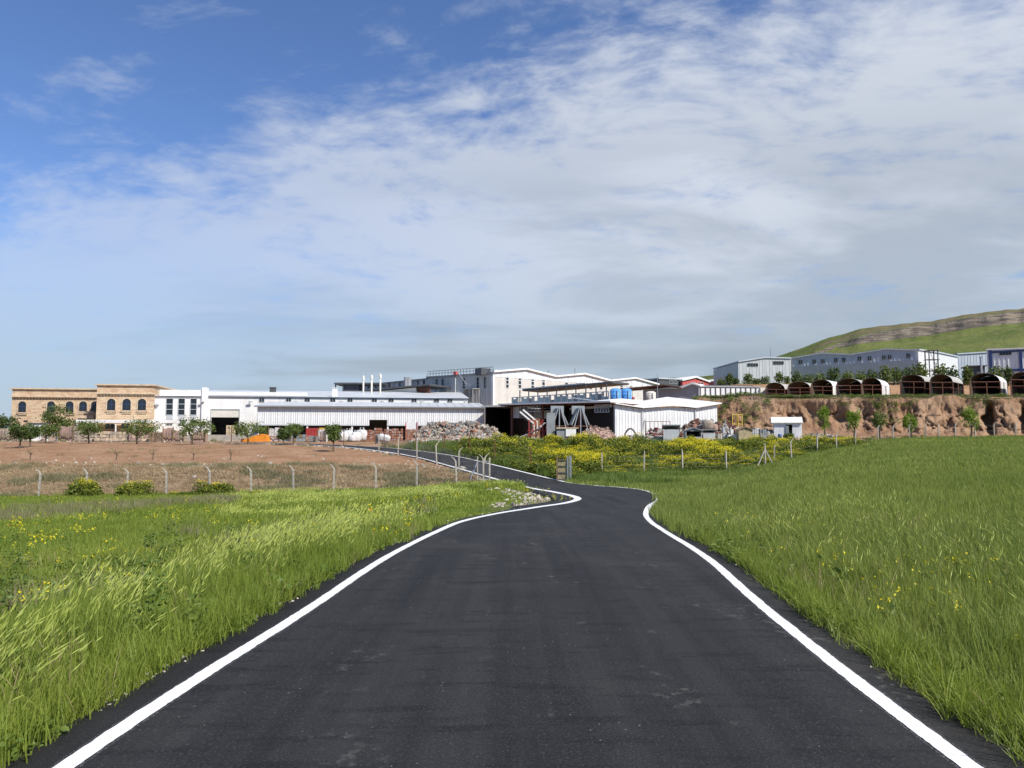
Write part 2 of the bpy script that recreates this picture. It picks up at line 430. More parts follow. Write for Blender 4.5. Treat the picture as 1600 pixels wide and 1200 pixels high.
p = t.node('ShaderNodeBsdfPrincipled', {'Base Color': cc, 'Roughness': .95, 'Specular IOR Level': .15, 'Normal': bp.outputs[0]})
t.l.new(p.outputs[0], o.inputs[0])
me = np_mesh('ground', np.stack([GX, GY, GZ], -1).reshape(-1, 3), F, [m_ground], smooth=True)
ca = me.color_attributes.new('zone', 'FLOAT_COLOR', 'POINT'); ca.data.foreach_set('color', zone.ravel())
tag(link('ground', me), kind='structure')

# ================================================================== ROAD
m_asph, t, o = newmat('asphalt')
g = t.node('ShaderNodeNewGeometry').outputs['Position']
fine = t.noise(g, 60, 5, .8); med = t.noise(g, 9, 6, .65)
lon = t.noise(t.node('ShaderNodeMapping', {'Vector': g, 'Scale': (2.6, .07, 1)}).outputs[0], 1.0, 6, .6)
big = t.noise(g, .55, 5, .6)
trans = t.noise(t.node('ShaderNodeMapping', {'Vector': g, 'Scale': (.7, 3.0, 1)}).outputs[0], 1.6, 6, .7)
cc = t.mix(t.ramp(lon, .3, .7), (.0115, .0112, .0115), (.0275, .0268, .0262))
cc = t.mix(t.math('MULTIPLY', t.ramp(trans, .50, .66), .8), cc, (.0065, .0065, .0072))
cc = t.mix(t.math('MULTIPLY', t.ramp(big, .50, .70), .55), cc, (.038, .0355, .032))
cc = t.mix(t.math('MULTIPLY', t.ramp(fine, .54, .68), .75), cc, (.085, .083, .08))
cc = t.mix(t.math('MULTIPLY', t.ramp(fine, .46, .34), .75), cc, (.005, .005, .006))
vor = t.node('ShaderNodeTexVoronoi', {'Vector': g, 'Scale': 11.0, 'Randomness': 1.0})
speck = t.math('MULTIPLY', t.math('LESS_THAN', vor.outputs['Distance'], .055), t.ramp(t.noise(g, 1.3, 3, .5), .47, .60))
cc = t.mix(t.math('MULTIPLY', speck, .7), cc, (.38, .36, .33))
# pale scuffs left by loaders
sc = t.math('MULTIPLY', t.ramp(med, .52, .66), t.ramp(t.noise(t.node('ShaderNodeMapping', {'Vector': g, 'Scale': (1.6, .7, 1)}).outputs[0], .9, 3, .5), .56, .66))
cc = t.mix(t.math('MULTIPLY', sc, .45), cc, (.15, .14, .125))
bp = t.node('ShaderNodeBump', {'Height': t.math('ADD', fine, t.math('MULTIPLY', med, .5)), 'Strength': .55, 'Distance': .012})
p = t.node('ShaderNodeBsdfPrincipled', {'Base Color': cc, 'Roughness': .82, 'Specular IOR Level': .28, 'Normal': bp.outputs[0]})
t.l.new(p.outputs[0], o.inputs[0])
RCf = catmull(PAIRS, 40); fL, fR, fZ = RCf[:, 0:2], RCf[:, 2:4], RCf[:, 4]
dirv = fR - fL; dirv = dirv / np.linalg.norm(dirv, axis=1)[:, None]
def tang(Pl):
    d = np.gradient(Pl, axis=0); d /= np.linalg.norm(d, axis=1)[:, None]; return np.stack([d[:, 1], -d[:, 0]], 1)   # to the right
nL, nR = tang(fL), tang(fR)
k = np.arange(len(fL)); sL = np.cumsum(np.r_[0, np.linalg.norm(np.diff(fL, axis=0), axis=1)]); sR = np.cumsum(np.r_[0, np.linalg.norm(np.diff(fR, axis=0), axis=1)])
eL = fL - nL * (.34 + .75 * band(fL[:, 1], 24, 46, 3.5) * (fL[:, 0] > -1) + .11 * (fbm(sL * 1.3, sL * 0, 5, 4) - .5))[:, None]
eR = fR + nR * (.33 + .22 * (fbm(sR * 1.3, sR * 0 + 9, 6, 4) - .5))[:, None]
rows = []
NC = 13
for j in range(NC):
    f = j / (NC - 1); xy = eL * (1 - f) + eR * f
    rows.append(np.c_[xy, fZ + .02 * (1 - (2 * f - 1) ** 2)])
rows = [np.c_[eL - nL * .05, fZ - .14]] + rows + [np.c_[eR + nR * .05, fZ - .14]]
V = np.stack(rows, 1); n, mcol = V.shape[:2]
ii = (np.arange(n - 1)[:, None] * mcol + np.arange(mcol - 1)[None]).ravel()
road = link('road', np_mesh('road', V.reshape(-1, 3), np.stack([ii, ii + 1, ii + 1 + mcol, ii + mcol], 1), [m_asph], smooth=True)); tag(road, kind='structure')
m_line, t, o = newmat('line_paint')
g = t.node('ShaderNodeNewGeometry').outputs['Position']
cc = t.mix(t.ramp(t.noise(g, 120, 4, .7), .60, .72), (.78, .78, .76), (.30, .30, .30))
cc = t.mix(t.math('MULTIPLY', t.ramp(t.noise(g, 2.2, 5, .6), .5, .75), .25), cc, (.6, .59, .56))
p = t.node('ShaderNodeBsdfPrincipled', {'Base Color': cc, 'Roughness': .7, 'Specular IOR Level': .3}); t.l.new(p.outputs[0], o.inputs[0])
m_mist, t, o = newmat('paint_mist')
g = t.node('ShaderNodeNewGeometry').outputs['Position']
msk = t.math('MULTIPLY', t.ramp(t.noise(g, 150, 3, .7), .54, .66), .45)
p1_ = t.node('ShaderNodeBsdfPrincipled', {'Base Color': (.6, .6, .6, 1), 'Roughness': .8}); p2_ = t.node('ShaderNodeBsdfTransparent')
mx_ = t.node('ShaderNodeMixShader', {0: msk, 1: p2_.outputs[0], 2: p1_.outputs[0]}); t.l.new(mx_.outputs[0], o.inputs[0])
from mathutils.bvhtree import BVHTree
_bvh = BVHTree.FromPolygons([tuple(v.co) for v in road.data.vertices], [tuple(p_.vertices) for p_ in road.data.polygons])
def drop(Q):
    o_ = []
    for x_, y_, z_ in Q:
        h_ = _bvh.ray_cast(Vector((x_, y_, 50)), Vector((0, 0, -1)))[0]; o_.append(h_.z if h_ is not None else z_)
    return np.array(o_)
def surf_z(xy, i):   # road crown height at lateral position
    f = np.clip(np.linalg.norm(xy - eL, axis=1) / np.linalg.norm(eR - eL, axis=1), 0, 1)
    return fZ + .02 * (1 - (2 * f - 1) ** 2)
for Pl, nn, s in ((fL, nL, sL), (fR, nR, sR)):
    # resample finely near the viewer so that the ragged paint edge is real
    sf = np.concatenate([np.arange(4, 40, .035), np.arange(40, 80, .12), np.arange(80, s[-1], .4)])
    ip = lambda a: np.interp(sf, s, a)
    C = np.stack([ip(Pl[:, 0]), ip(Pl[:, 1])], 1); N = np.stack([ip(nn[:, 0]), ip(nn[:, 1])], 1); Z = ip(surf_z(Pl, 0)) + .004
    hw = np.interp(C[:, 1], [0, 13, 20, 28, 60], [.056, .058, .085, .16, .14] if Pl is fL else [.056, .057, .065, .10, .13])
    j1 = (fbm(sf * 6, sf * 0, 21, 3) - .5) * .012 + (rng.random(len(sf)) - .5) * .006; j2 = (fbm(sf * 6, sf * 0 + 5, 22, 3) - .5) * .012 + (rng.random(len(sf)) - .5) * .006
    A = np.c_[C - N * (hw + j1)[:, None], Z]; B = np.c_[C + N * (hw + j2)[:, None], Z + 0]
    A[:, 2] = drop(A) + .004; B[:, 2] = drop(B) + .004
    V = np.stack([A, B], 1).reshape(-1, 3); i = np.arange(len(sf) - 1) * 2
    # paint mist either side of the line
    A2 = np.c_[C - N * (hw + .022)[:, None], Z - .0022]; B2 = np.c_[C + N * (hw + .022)[:, None], Z - .0022]; A2[:, 2] = drop(A2) + .0022; B2[:, 2] = drop(B2) + .0022
    V2 = np.stack([A2, B2], 1).reshape(-1, 3); i2 = np.arange(len(sf) - 1) * 2
    link('paint_overspray', np_mesh('paint_overspray', V2, np.stack([i2, i2 + 1, i2 + 3, i2 + 2], 1), [m_mist]), road)
    link('edge_line', np_mesh('edge_line', V, np.stack([i, i + 1, i + 3, i + 2], 1), [m_line]), road)

# ================================================================== EARTH BANK and HILL
m_bank, t, o = newmat('bank_earth')
g = t.node('ShaderNodeNewGeometry'); pos = g.outputs['Position']
n1 = t.noise(pos, .22, 5, .6); n2 = t.noise(pos, 1.3, 6, .65); n3 = t.noise(pos, 6, 5, .65)
cc = t.mix(t.ramp(n1, .35, .65), (.28, .16, .092), (.41, .27, .17))
cc = t.mix(t.ramp(n2, .48, .78), cc, (.23, .135, .08))
strata = t.noise(t.node('ShaderNodeMapping', {'Vector': pos, 'Scale': (.12, .12, 1.6)}).outputs[0], 1.0, 6, .7, .6)
cc = t.mix(t.math('MULTIPLY', t.ramp(strata, .45, .62), .55), cc, (.36, .22, .13))
vs2 = t.node('ShaderNodeTexVoronoi', {'Vector': pos, 'Scale': 2.6}).outputs['Distance']
cc = t.mix(t.math('MULTIPLY', t.math('LESS_THAN', vs2, .16), t.ramp(n1, .45, .6)), cc, (.46, .40, .32))
cc = t.mix(t.ramp(n3, .58, .70), cc, (.22, .14, .09))
up = t.node('ShaderNodeSeparateXYZ', {0: g.outputs['Normal']}).outputs[2]
hgt = t.node('ShaderNodeSeparateXYZ', {0: pos}).outputs[2]
gr = t.math('MULTIPLY', t.math('MULTIPLY', t.ramp(hgt, 5.8, 7.2), .9), t.ramp(t.math('ADD', up, t.math('MULTIPLY', t.math('SUBTRACT', n2, .5), .8)), .60, .92))
cc = t.mix(gr, cc, (.085, .09, .035))
bp = t.node('ShaderNodeBump', {'Height': t.math('ADD', n2, t.math('MULTIPLY', n3, .5)), 'Strength': 1.0, 'Distance': .35})
p = t.node('ShaderNodeBsdfPrincipled', {'Base Color': cc, 'Roughness': .95, 'Specular IOR Level': .1, 'Normal': bp.outputs[0]}); t.l.new(p.outputs[0], o.inputs[0])
us = np.linspace((1085 - 800) / 1200, (2300 - 800) / 1200, 620); ts = np.linspace(0, 1, 46)
U, T = np.meshgrid(us, ts)
PXU = 800 + 1200 * U
Yb = bank_y(U)
gul = fbm(U * 24 + T * 1.1, T * 3.2, 31, 5); gul2 = fbm(U * 85, T * 7, 33, 4)
steep = np.interp(PXU, [1085, 1180, 1260, 1340, 1420, 1600], [12, 11, 9.5, 8, 7, 6.5])
prof = np.interp(T, [0, .12, .3, .55, .72, .8, 1], [0, .12, .30, .62, .98, 1.0, 1.02])      # height share
back = np.interp(T, [0, .12, .3, .55, .72, .8, 1], [0, .30, .55, .80, .95, 1.05, 2.2])      # how far back
wall = np.sin(np.clip(T / .75, 0, 1) * np.pi)
gul3 = fbm(U * 260, T * 16, 36, 3); ridge = np.abs(fbm(U * 60, T * 5, 38, 3) - .5) * 2
push = wall * ((gul - .5) * 2.7 + (gul2 - .5) * 1.4 + (gul3 - .5) * 1.0 - (ridge < .08) * .5)
# deep cuts with shadow
for c0, wd, dp in ((1232, 14, 1.5), (1275, 26, 1.9), (1318, 14, 1.6), (1348, 9, 1.3), (1413, 6, 1.0), (1543, 6, 4.5), (1598, 6, 3.0)):
    push -= dp * np.exp(-((PXU - c0 + (gul2 - .5) * 20) / wd) ** 2) * np.sin(np.clip((T - .08) / .6, 0, 1) * np.pi) * 1.2
Yy = Yb - steep + steep * back - push
Xx = U * Yy
z0 = base_z(U * (Yb - steep), Yb - steep) - .25; z1 = terrace_z(U, Yb) + .05
Zz = z0 + (z1 - z0) * (prof + wall * (gul2 - .5) * .10) + np.where(T > .72, (fbm(U * 30, U * 0, 35, 4) - .55) * 2.2, 0) * (1 - smooth((T - .9) / .1))
Zz = np.where(T > .97, Zz - .35, Zz)
n, mcol = U.shape[0], U.shape[1]
ii = (np.arange(n - 1)[:, None] * mcol + np.arange(mcol - 1)[None]).ravel()
bank = link('earth_bank', np_mesh('earth_bank', np.stack([Xx, Yy, Zz], -1).reshape(-1, 3), np.stack([ii, ii + 1, ii + 1 + mcol, ii + mcol], 1), [m_bank], smooth=True))
tag(bank, kind='structure')

m_hill, t, o = newmat('hill_grass')
g = t.node('ShaderNodeNewGeometry'); pos = g.outputs['Position']
rock = t.node('ShaderNodeAttribute', attribute_name='rock').outputs['Color']; sp = t.node('ShaderNodeSeparateColor', {0: rock}).outputs
n1 = t.noise(pos, .009, 6, .6); n2 = t.noise(pos, .06, 6, .65); n3 = t.noise(t.node('ShaderNodeMapping', {'Vector': pos, 'Scale': (.03, .03, .3)}).outputs[0], 1, 6, .7)
cc = t.mix(t.ramp(n1, .35, .65), (.085, .115, .028), (.145, .165, .045))
cc = t.mix(t.math('MULTIPLY', t.ramp(n2, .48, .68), .7), cc, (.17, .15, .065))
top = t.mix(t.ramp(n2, .4, .6), (.19, .15, .085), (.12, .11, .05))
vsc = t.node('ShaderNodeTexVoronoi', {'Vector': pos, 'Scale': .09}).outputs['Distance']
cc = t.mix(t.math('MULTIPLY', t.math('MULTIPLY', t.ramp(vsc, .30, .16), t.ramp(n2, .46, .58)), .6), cc, (.045, .06, .02))
cc = t.mix(t.ramp(t.math('ADD', sp[1], t.math('MULTIPLY', t.math('SUBTRACT', n2, .5), .7)), .4, .6), cc, top)
rk = t.mix(t.ramp(n3, .4, .6), (.09, .08, .065), (.22, .18, .135))
cc = t.mix(t.ramp(t.math('ADD', sp[0], t.math('MULTIPLY', t.math('SUBTRACT', n2, .5), .9)), .45, .62), cc, rk)
bp = t.node('ShaderNodeBump', {'Height': n2, 'Strength': .8, 'Distance': 7.0})
p = t.node('ShaderNodeBsdfPrincipled', {'Base Color': cc, 'Roughness': .95, 'Specular IOR Level': .1, 'Normal': bp.outputs[0]}); t.l.new(p.outputs[0], o.inputs[0])
# long flat-topped hill: crest line given by (bearing, height) at its distance, cliff band under the top
us = np.linspace(-.10, 2.2, 520); vs_ = np.linspace(0, 1, 150)
U, Vv = np.meshgrid(us, vs_)
PXU = 800 + 1200 * U
YC = np.interp(PXU, [700, 1000, 1200, 1600, 3400], [2300, 2000, 1250, 1150, 1100])      # distance of the crest
YF = np.interp(PXU, [700, 1000, 1200, 1600, 3400], [1500, 1100, 560, 420, 380])        # distance of the foot
cp = np.interp(PXU, [700, 900, 1000, 1100, 1150, 1215, 1255, 1300, 1350, 1430, 1500, 1600, 1800, 2200, 3400], [690, 660, 592, 588, 582, 557, 543, 526, 513, 503, 493, 480, 462, 470, 560])
ZC = 1.6 + (690 - cp) / 1200 * YC * 1.0
Yh = YF + (YC - YF) * Vv
clf = np.interp(PXU, [1180, 1290, 1400, 1600, 2200, 3400], [0, .6, 1, 1.0, 1, .3])          # strength of the cliff
s = smooth(Vv * .93 + .07 * Vv)
h_s = Vv ** 1.25
edge_v = .80 + (fbm(U * 30, U * 0, 44, 4) - .5) * .06
lower = np.interp(Vv, [0, .4, .75, .80, .84, 1], [0, .30, .66, .72, .84, 1.0])
hs = h_s * (1 - clf) + clf * np.interp(np.clip(Vv + (.80 - edge_v) * smooth((Vv - .66) / .12), 0, 1), [0, .4, .74, .80, .825, 1], [0, .33, .69, .755, .85, 1.0])
foot = np.interp(PXU, [700, 1100, 1250, 1600], [0, 8, 14, 18])
Zh = foot + (ZC - foot) * hs + (fbm(U * Yh * .006, Yh * .006, 41, 4) - .5) * 12 * np.sin(Vv * np.pi) * np.clip(ZC / 120, .15, 1)
rk_ = clf * np.exp(-(((Vv - edge_v - .012) / .022) ** 2)); tp = clf * smooth((Vv - edge_v - .02) / .03) * .62 + clf * band(Vv, .84, .93, .03) * .4
# back slope
n, mcol = U.shape
V = np.stack([U * Yh, Yh, Zh], -1).reshape(-1, 3)
Vb = np.stack([us * (YC[0] + 900), YC[0] + 900, np.zeros_like(us)], -1)
V = np.vstack([V, Vb]); n += 1
ii = (np.arange(n - 1)[:, None] * mcol + np.arange(mcol - 1)[None]).ravel()
me = np_mesh('hill', V, np.stack([ii, ii + 1, ii + 1 + mcol, ii + mcol], 1), [m_hill], smooth=True)
rc = np.zeros((len(V), 4), np.float32); rc[:U.size, 0] = rk_.ravel(); rc[:U.size, 1] = np.clip(tp, 0, 1).ravel(); rc[:, 3] = 1
me.color_attributes.new('rock', 'FLOAT_COLOR', 'POINT').data.foreach_set('color', rc.ravel())
tag(link('hill', me), kind='structure')
# ================================================================== PLANT COVER (uncountable: grass, mustard, dry weeds)
L_grass = leafmat('grass_blade', (.155, .23, .030), (.33, .38, .066), .46, .22)
L_tall = leafmat('tall_grass_blade', (.15, .22, .03), (.28, .33, .06), .4, .35)
L_head = leafmat('grass_seed_head', (.27, .33, .05), (.42, .46, .11), .3, .3)
L_wheat = leafmat('wheat_blade', (.185, .24, .050), (.33, .375, .095), .46, .16)
L_weed = leafmat('weed_leaf', (.085, .145, .024), (.17, .225, .044), .3, .5)
L_must = leafmat('mustard_leaf', (.085, .125, .018), (.18, .205, .03), .3, .3)
L_flow = leafmat('mustard_flower', (.60, .50, .012), (.75, .66, .03), .25, .3)
L_dry = leafmat('dry_weed', (.28, .19, .11), (.44, .34, .20), .2, .3)
L_grey = leafmat('grey_weed', (.17, .16, .08), (.27, .235, .13), .2, .3)
L_poppy = leafmat('poppy_petal', (.55, .03, .02), (.6, .07, .03), .2, .3)
L_white = leafmat('white_blossom', (.55, .55, .45), (.7, .7, .6), .2, .3)

def blades(n, rad, h, wd, lean, wind, r, segs=3, droop=.25):
    """n curved tapering blades -> (V, F tris)"""
    V = []; F = []
    hh = r.uniform(h[0], h[1], n); a = r.uniform(0, 2 * np.pi, n); rr = rad * np.sqrt(r.random(n))
    bx = rr * np.cos(a); by = rr * np.sin(a); la = r.uniform(0, 2 * np.pi, n); lm = np.abs(r.normal(0, lean, n))
    for i in range(n):
        dx_, dy_ = math.cos(la[i]) * lm[i] + wind[0] * r.uniform(.6, 1.3), math.sin(la[i]) * lm[i] + wind[1] * r.uniform(.6, 1.3)
        fa = r.uniform(0, np.pi); wx, wy = math.cos(fa), math.sin(fa); b = len(V)
        for s in range(segs + 1):
            t = s / segs; k = t ** 1.7
            x = bx[i] + dx_ * hh[i] * k; y = by[i] + dy_ * hh[i] * k; z = hh[i] * (t - droop * k * t * math.hypot(dx_, dy_)) - .03
            w_ = wd * (1 - .25 * t - .65 * t * t) * .5
            if s < segs: V += [(x - wx * w_, y - wy * w_, z), (x + wx * w_, y + wy * w_, z)]
            else: V += [(x, y, z)]
        for s in range(segs - 1):
            q = b + 2 * s; F += [(q, q + 1, q + 3), (q, q + 3, q + 2)]
        q = b + 2 * (segs - 1); F += [(q, q + 1, q + 2)]
    tips = [V[i * (2 * segs + 1) + 2 * segs] for i in range(n)]
    dirs = [np.subtract(V[i * (2 * segs + 1) + 2 * segs], V[i * (2 * segs + 1) + 2 * segs - 2]) for i in range(n)]
    return V, F, tips, dirs
def quads(C, size, r, flat=.0):
    """small leaf lozenges at points C"""
    V = []; F = []
    for c_ in C:
        a = r.normal(size=3); a[2] *= (1 - flat); a /= np.linalg.norm(a) + 1e-9; b = np.cross(a, r.normal(size=3)); b /= np.linalg.norm(b) + 1e-9
        s = size * r.uniform(.6, 1.3); k = len(V); c_ = np.array(c_)
        V += [c_ - a * s, c_ + b * s * .55, c_ + a * s, c_ - b * s * .55]; F += [(k, k + 1, k + 2), (k, k + 2, k + 3)]
    return [tuple(v) for v in V], F
def heads(tips, dirs, ln, wd, r):
    V = []; F = []
    for p, d in zip(tips, dirs):
        d = np.array(d); d /= np.linalg.norm(d) + 1e-9; d = d + np.array([0, .35, -.15]) ; d /= np.linalg.norm(d)
        p = np.array(p) - d * ln * .2; L = ln * r.uniform(.7, 1.3); s = np.cross(d, (.3, .2, 1)); s /= np.linalg.norm(s); u_ = np.cross(d, s)
        k = len(V)
        V += [p, p + d * L * .4 + s * wd, p + d * L * .4 - s * wd * .5 + u_ * wd * .87, p + d * L * .4 - s * wd * .5 - u_ * wd * .87, p + d * L]
        F += [(k, k+1, k+2), (k, k+2, k+3), (k, k+3, k+1), (k+4, k+2, k+1), (k+4, k+3, k+2), (k+4, k+1, k+3)]
    return [tuple(v) for v in V], F
def proto(parts):
    """parts: list of (V,F,mat) -> one mesh object kept out of the scene, used as an instance"""
    V = []; F = []; mi = []; ms = []
    for v, f, m_ in parts:
        if not len(v): continue
        b = len(V); V += list(v); F += [tuple(b + i for i in q_) for q_ in f]; ms.append(m_); mi += [len(ms) - 1] * len(f)
    me = np_mesh('clump', np.array(V), np.array(F), ms, mi)
    return me
WIND = (.10, .38)
def mk_grass(sd, n, rad, h, wd, m_=None, lean=.3, wind=(.04, .16), segs=3):
    r = np.random.default_rng(sd); v, f, _, _ = blades(n, rad, h, wd, lean, wind, r, segs); return [(v, f, m_ or L_grass)]
def mk_tall(sd, n, rad, h, wd, hl, hw, ground=10):
    r = np.random.default_rng(sd)
    v, f, t_, d_ = blades(n, rad, h, wd, .12, WIND, r, 4, .35); hv, hf = heads(t_, d_, hl, hw, r)
    v2, f2, _, _ = blades(ground, rad * 1.1, (h[0] * .4, h[1] * .75), wd * 2.4, .3, (.06, .25), r, 3)
    return [(v, f, L_tall), (hv, hf, L_head), (v2, f2, L_grass)]
def mk_flower(sd, n, rad, h, wd, fs, fm=None):
    r = np.random.default_rng(sd); v, f, t_, _ = blades(n, rad, h, wd, .2, (.03, .12), r, 3)
    C = [np.array(p) + r.normal(size=3) * fs * 1.1 for p in t_ for _ in range(4)]
    fv, ff = quads(C, fs, r, .3); lv, lf = quads([np.array(p) * np.array([1, 1, r.uniform(.15, .7)]) + r.normal(size=3) * .03 for p in t_ for _ in range(4)], .035, r)
    return [(v, f, L_tall), (fv, ff, fm or L_flow), (lv, lf, L_weed)]
def mk_weed(sd, n, rad, h, ls):
    r = np.random.default_rng(sd); a = r.uniform(0, 6.28, n); rr = rad * np.sqrt(r.random(n))
    C = np.stack([rr * np.cos(a), rr * np.sin(a), r.uniform(.02, h, n) * (1 - .4 * rr / rad)], 1); v, f = quads(C, ls, r, .5)
    return [(v, f, L_weed)]
def mk_must(sd, h, rad, nl, nf, ls, fs):
    r = np.random.default_rng(sd); v, f, t_, _ = blades(9, rad * .4, (h * .7, h), .03, .25, (.02, .08), r, 3)
    def cloud(n, lo, hi, sq):
        a = r.uniform(0, 6.28, n); t = r.uniform(lo, hi, n); rr = rad * np.sqrt(r.random(n)) * (1.05 - .5 * t ** 2)
        return np.stack([rr * np.cos(a), rr * np.sin(a), h * t], 1) + r.normal(size=(n, 3)) * .04
    lv, lf = quads(cloud(nl, .02, .85, 1), ls, r); parts = [(v, f, L_must), (lv, lf, L_must)]
    if nf: fv, ff = quads(cloud(nf, .62, 1.04, 1), fs, r); parts.append((fv, ff, L_flow))
    return parts
def scatter(name, label, protos, P, rot, scl, idx):
    col = bpy.data.collections.new(name + '_kinds')
    for i, pr in enumerate(protos):
        po = bpy.data.objects.new('%s_kind_%02d' % (name, i), proto(pr)); col.objects.link(po)
    me = bpy.data.meshes.new(name); me.vertices.add(len(P)); me.vertices.foreach_set('co', np.asarray(P, np.float32).ravel())
    me.attributes.new('rot', 'FLOAT_VECTOR', 'POINT').data.foreach_set('vector', np.asarray(rot, np.float32).ravel())
    me.attributes.new('scl', 'FLOAT_VECTOR', 'POINT').data.foreach_set('vector', np.asarray(scl, np.float32).ravel())
    me.attributes.new('idx', 'INT', 'POINT').data.foreach_set('value', np.asarray(idx, np.int32))
    ob = link(name, me); tag(ob, label, name.replace('_', ' ').split()[-1], kind='stuff')
    ng = bpy.data.node_groups.new(name + '_spread', 'GeometryNodeTree')
    ng.interface.new_socket('Geometry', in_out='INPUT', socket_type='NodeSocketGeometry'); ng.interface.new_socket('Geometry', in_out='OUTPUT', socket_type='NodeSocketGeometry')
    N = ng.nodes; gi = N.new('NodeGroupInput'); go = N.new('NodeGroupOutput'); ip = N.new('GeometryNodeInstanceOnPoints'); ci = N.new('GeometryNodeCollectionInfo')
    ci.inputs['Collection'].default_value = col; ci.inputs['Separate Children'].default_value = True; ci.inputs['Reset Children'].default_value = True
    def na(nm, ty):
        x = N.new('GeometryNodeInputNamedAttribute'); x.data_type = ty; x.inputs['Name'].default_value = nm; return x.outputs[0]
    ip.inputs['Pick Instance'].default_value = True
    lk = ng.links.new
    lk(gi.outputs[0], ip.inputs['Points']); lk(ci.outputs[0], ip.inputs['Instance']); lk(na('idx', 'INT'), ip.inputs['Instance Index'])
    e2r = N.new('FunctionNodeEulerToRotation'); lk(na('rot', 'FLOAT_VECTOR'), e2r.inputs[0]); lk(e2r.outputs[0], ip.inputs['Rotation'])
    lk(na('scl', 'FLOAT_VECTOR'), ip.inputs['Scale']); lk(ip.outputs[0], go.inputs[0])
    md = ob.modifiers.new('spread', 'NODES'); md.node_group = ng
    return ob
# ---- where things grow
FENCE_R = [(890,57.5),(940,62),(1005,64),(1065,65.5),(1133,66.5),(1194,67.5),(1235,72),(1275,77),(1305,82),(1335,87),(1370,92),(1420,95),(1500,97),(1600,98),(1750,100),(2400,104)]
FR = np.array(FENCE_R, float)
def fence_r_y(pxx): return np.interp(pxx, FR[:, 0], FR[:, 1])
def rc_x(Y): k = np.searchsorted(RM[:200, 1], np.clip(Y, -7, 57)); return RM[np.clip(k, 0, len(RM) - 1), 0]
def sample(Y0, Y1, dens, side, umax=.84):
    """random ground points between two distances, on one side of the road"""
    A = (Y1 - Y0) * (umax * Y1 + 3); n = int(A * dens)
    Y = rng.uniform(Y0, Y1, n); s = -1 if side == 'L' else 1
    X = rc_x(Y) + s * rng.uniform(1.5, umax * Y1 + 3, n)
    X = np.where(True, X, X); keep = np.abs(X) < umax * Y + 2.5
    X, Y = X[keep], Y[keep]
    d, _ = road_dist(X, Y); k = d > .36
    pxx = 800 + 1200 * X / np.maximum(Y, 5)
    if side == 'L': k &= (Y < 55.6 + (fbm(X * .4, Y * .4, 4, 2) - .5) * 2) | ((pxx > 765) & (Y < 58)); k &= X < rc_x(Y)
    else: k &= (Y < fence_r_y(pxx) + .5) & (X > rc_x(Y))
    return X[k], Y[k], d[k]
class Cover:
    def __init__(s): s.P = []; s.R = []; s.S = []; s.I = []
    def add(s, X, Y, kinds, sc=(.8, 1.2), spin=.6, z=None, sz=None, tilt=.06):
        n = len(X)
        if not n: return
        Z = ground_z(X, Y) if z is None else z
        s.P.append(np.stack([X, Y, Z], 1)); s.R.append(np.stack([rng.normal(0, tilt, n), rng.normal(0, tilt, n), rng.uniform(-spin, spin, n)], 1))
        k = rng.uniform(sc[0], sc[1], n); kz = k * (rng.uniform(.85, 1.15, n) if sz is None else sz)
        s.S.append(np.stack([k * rng.choice([-1, 1], n), k, kz], 1)); s.I.append(rng.choice(kinds, n))
    def done(s, name, label, protos):
        return scatter(name, label, protos, np.vstack(s.P), np.vstack(s.R), np.vstack(s.S), np.concatenate(s.I))
# --- left meadow
def lowf(X, Y, d): return 1 - .62 * smooth((Y - 16) / 4) * smooth((5.5 - d) / 2.5) * (Y < 50)
pr = []
def reg(lst): a = len(pr); pr.extend(lst); return list(range(a, len(pr)))
k_near = reg([mk_grass(10 + i, 34, .13, (.10, .30), .0075) for i in range(4)])
k_verge = reg([mk_grass(15 + i, 26, .10, (.10, .30), .009, lean=.6) for i in range(3)])
k_tall = reg([mk_tall(20 + i, 9, .14, (.36, .62), .0042, .11, .0055) for i in range(4)])
k_mid = reg([mk_grass(30 + i, 34, .27, (.12, .28), .016) for i in range(3)])
k_tallm = reg([mk_tall(40 + i, 12, .28, (.32, .54), .008, .13, .009, 20) for i in range(3)])
k_far = reg([mk_grass(50 + i, 36, .6, (.14, .32), .038) for i in range(3)])
k_tallf = reg([mk_tall(55 + i, 14, .5, (.28, .5), .016, .16, .018, 24) for i in range(2)])
k_flow = reg([mk_flower(60 + i, 4, .12, (.22, .40), .006, .014) for i in range(3)])
k_flowf = reg([mk_flower(65 + i, 5, .25, (.22, .4), .012, .028) for i in range(2)])
k_weed = reg([mk_weed(70 + i, 60, .22, .25, .035) for i in range(3)])
k_grey = reg([mk_grass(75 + i, 30, .3, (.2, .5), .014, L_grey) for i in range(2)])
k_straw = reg([mk_grass(84 + i, 7, .14, (.12, .42), .0055, L_dry, .55) for i in range(2)])
k_pop = reg([mk_flower(78, 2, .1, (.3, .5), .006, .028, L_poppy)])
k_stalk = reg([mk_weed(80, 70, .12, .55, .028)])
c_ = Cover()
X, Y, d = sample(1.2, 13, 75, 'L'); h = 1 - .25 * smooth((d - 1) / 3) + .35 * (fbm(X * 1.1, Y * 1.1, 91, 3) - .5); c_.add(X, Y, k_near, (.8, 1.25), 3.1, sz=h * rng.uniform(.85, 1.25, len(X)))
X, Y, d = sample(1.2, 14, 160, 'L'); k = d < .36 + rng.exponential(.16, len(d)) + .12; c_.add(X[k], Y[k], k_verge, (.7, 1.15), 3.1)
X, Y, d = sample(1.2, 16, 70, 'L'); k = rng.random(len(d)) < .34 * band(d, .42, 2.6, .6) * (.12 + .88 * smooth((fbm(X * .7, Y * .7, 8, 3) - .38) / .2)); c_.add(X[k], Y[k], k_tall, (.75, 1.15), .55)
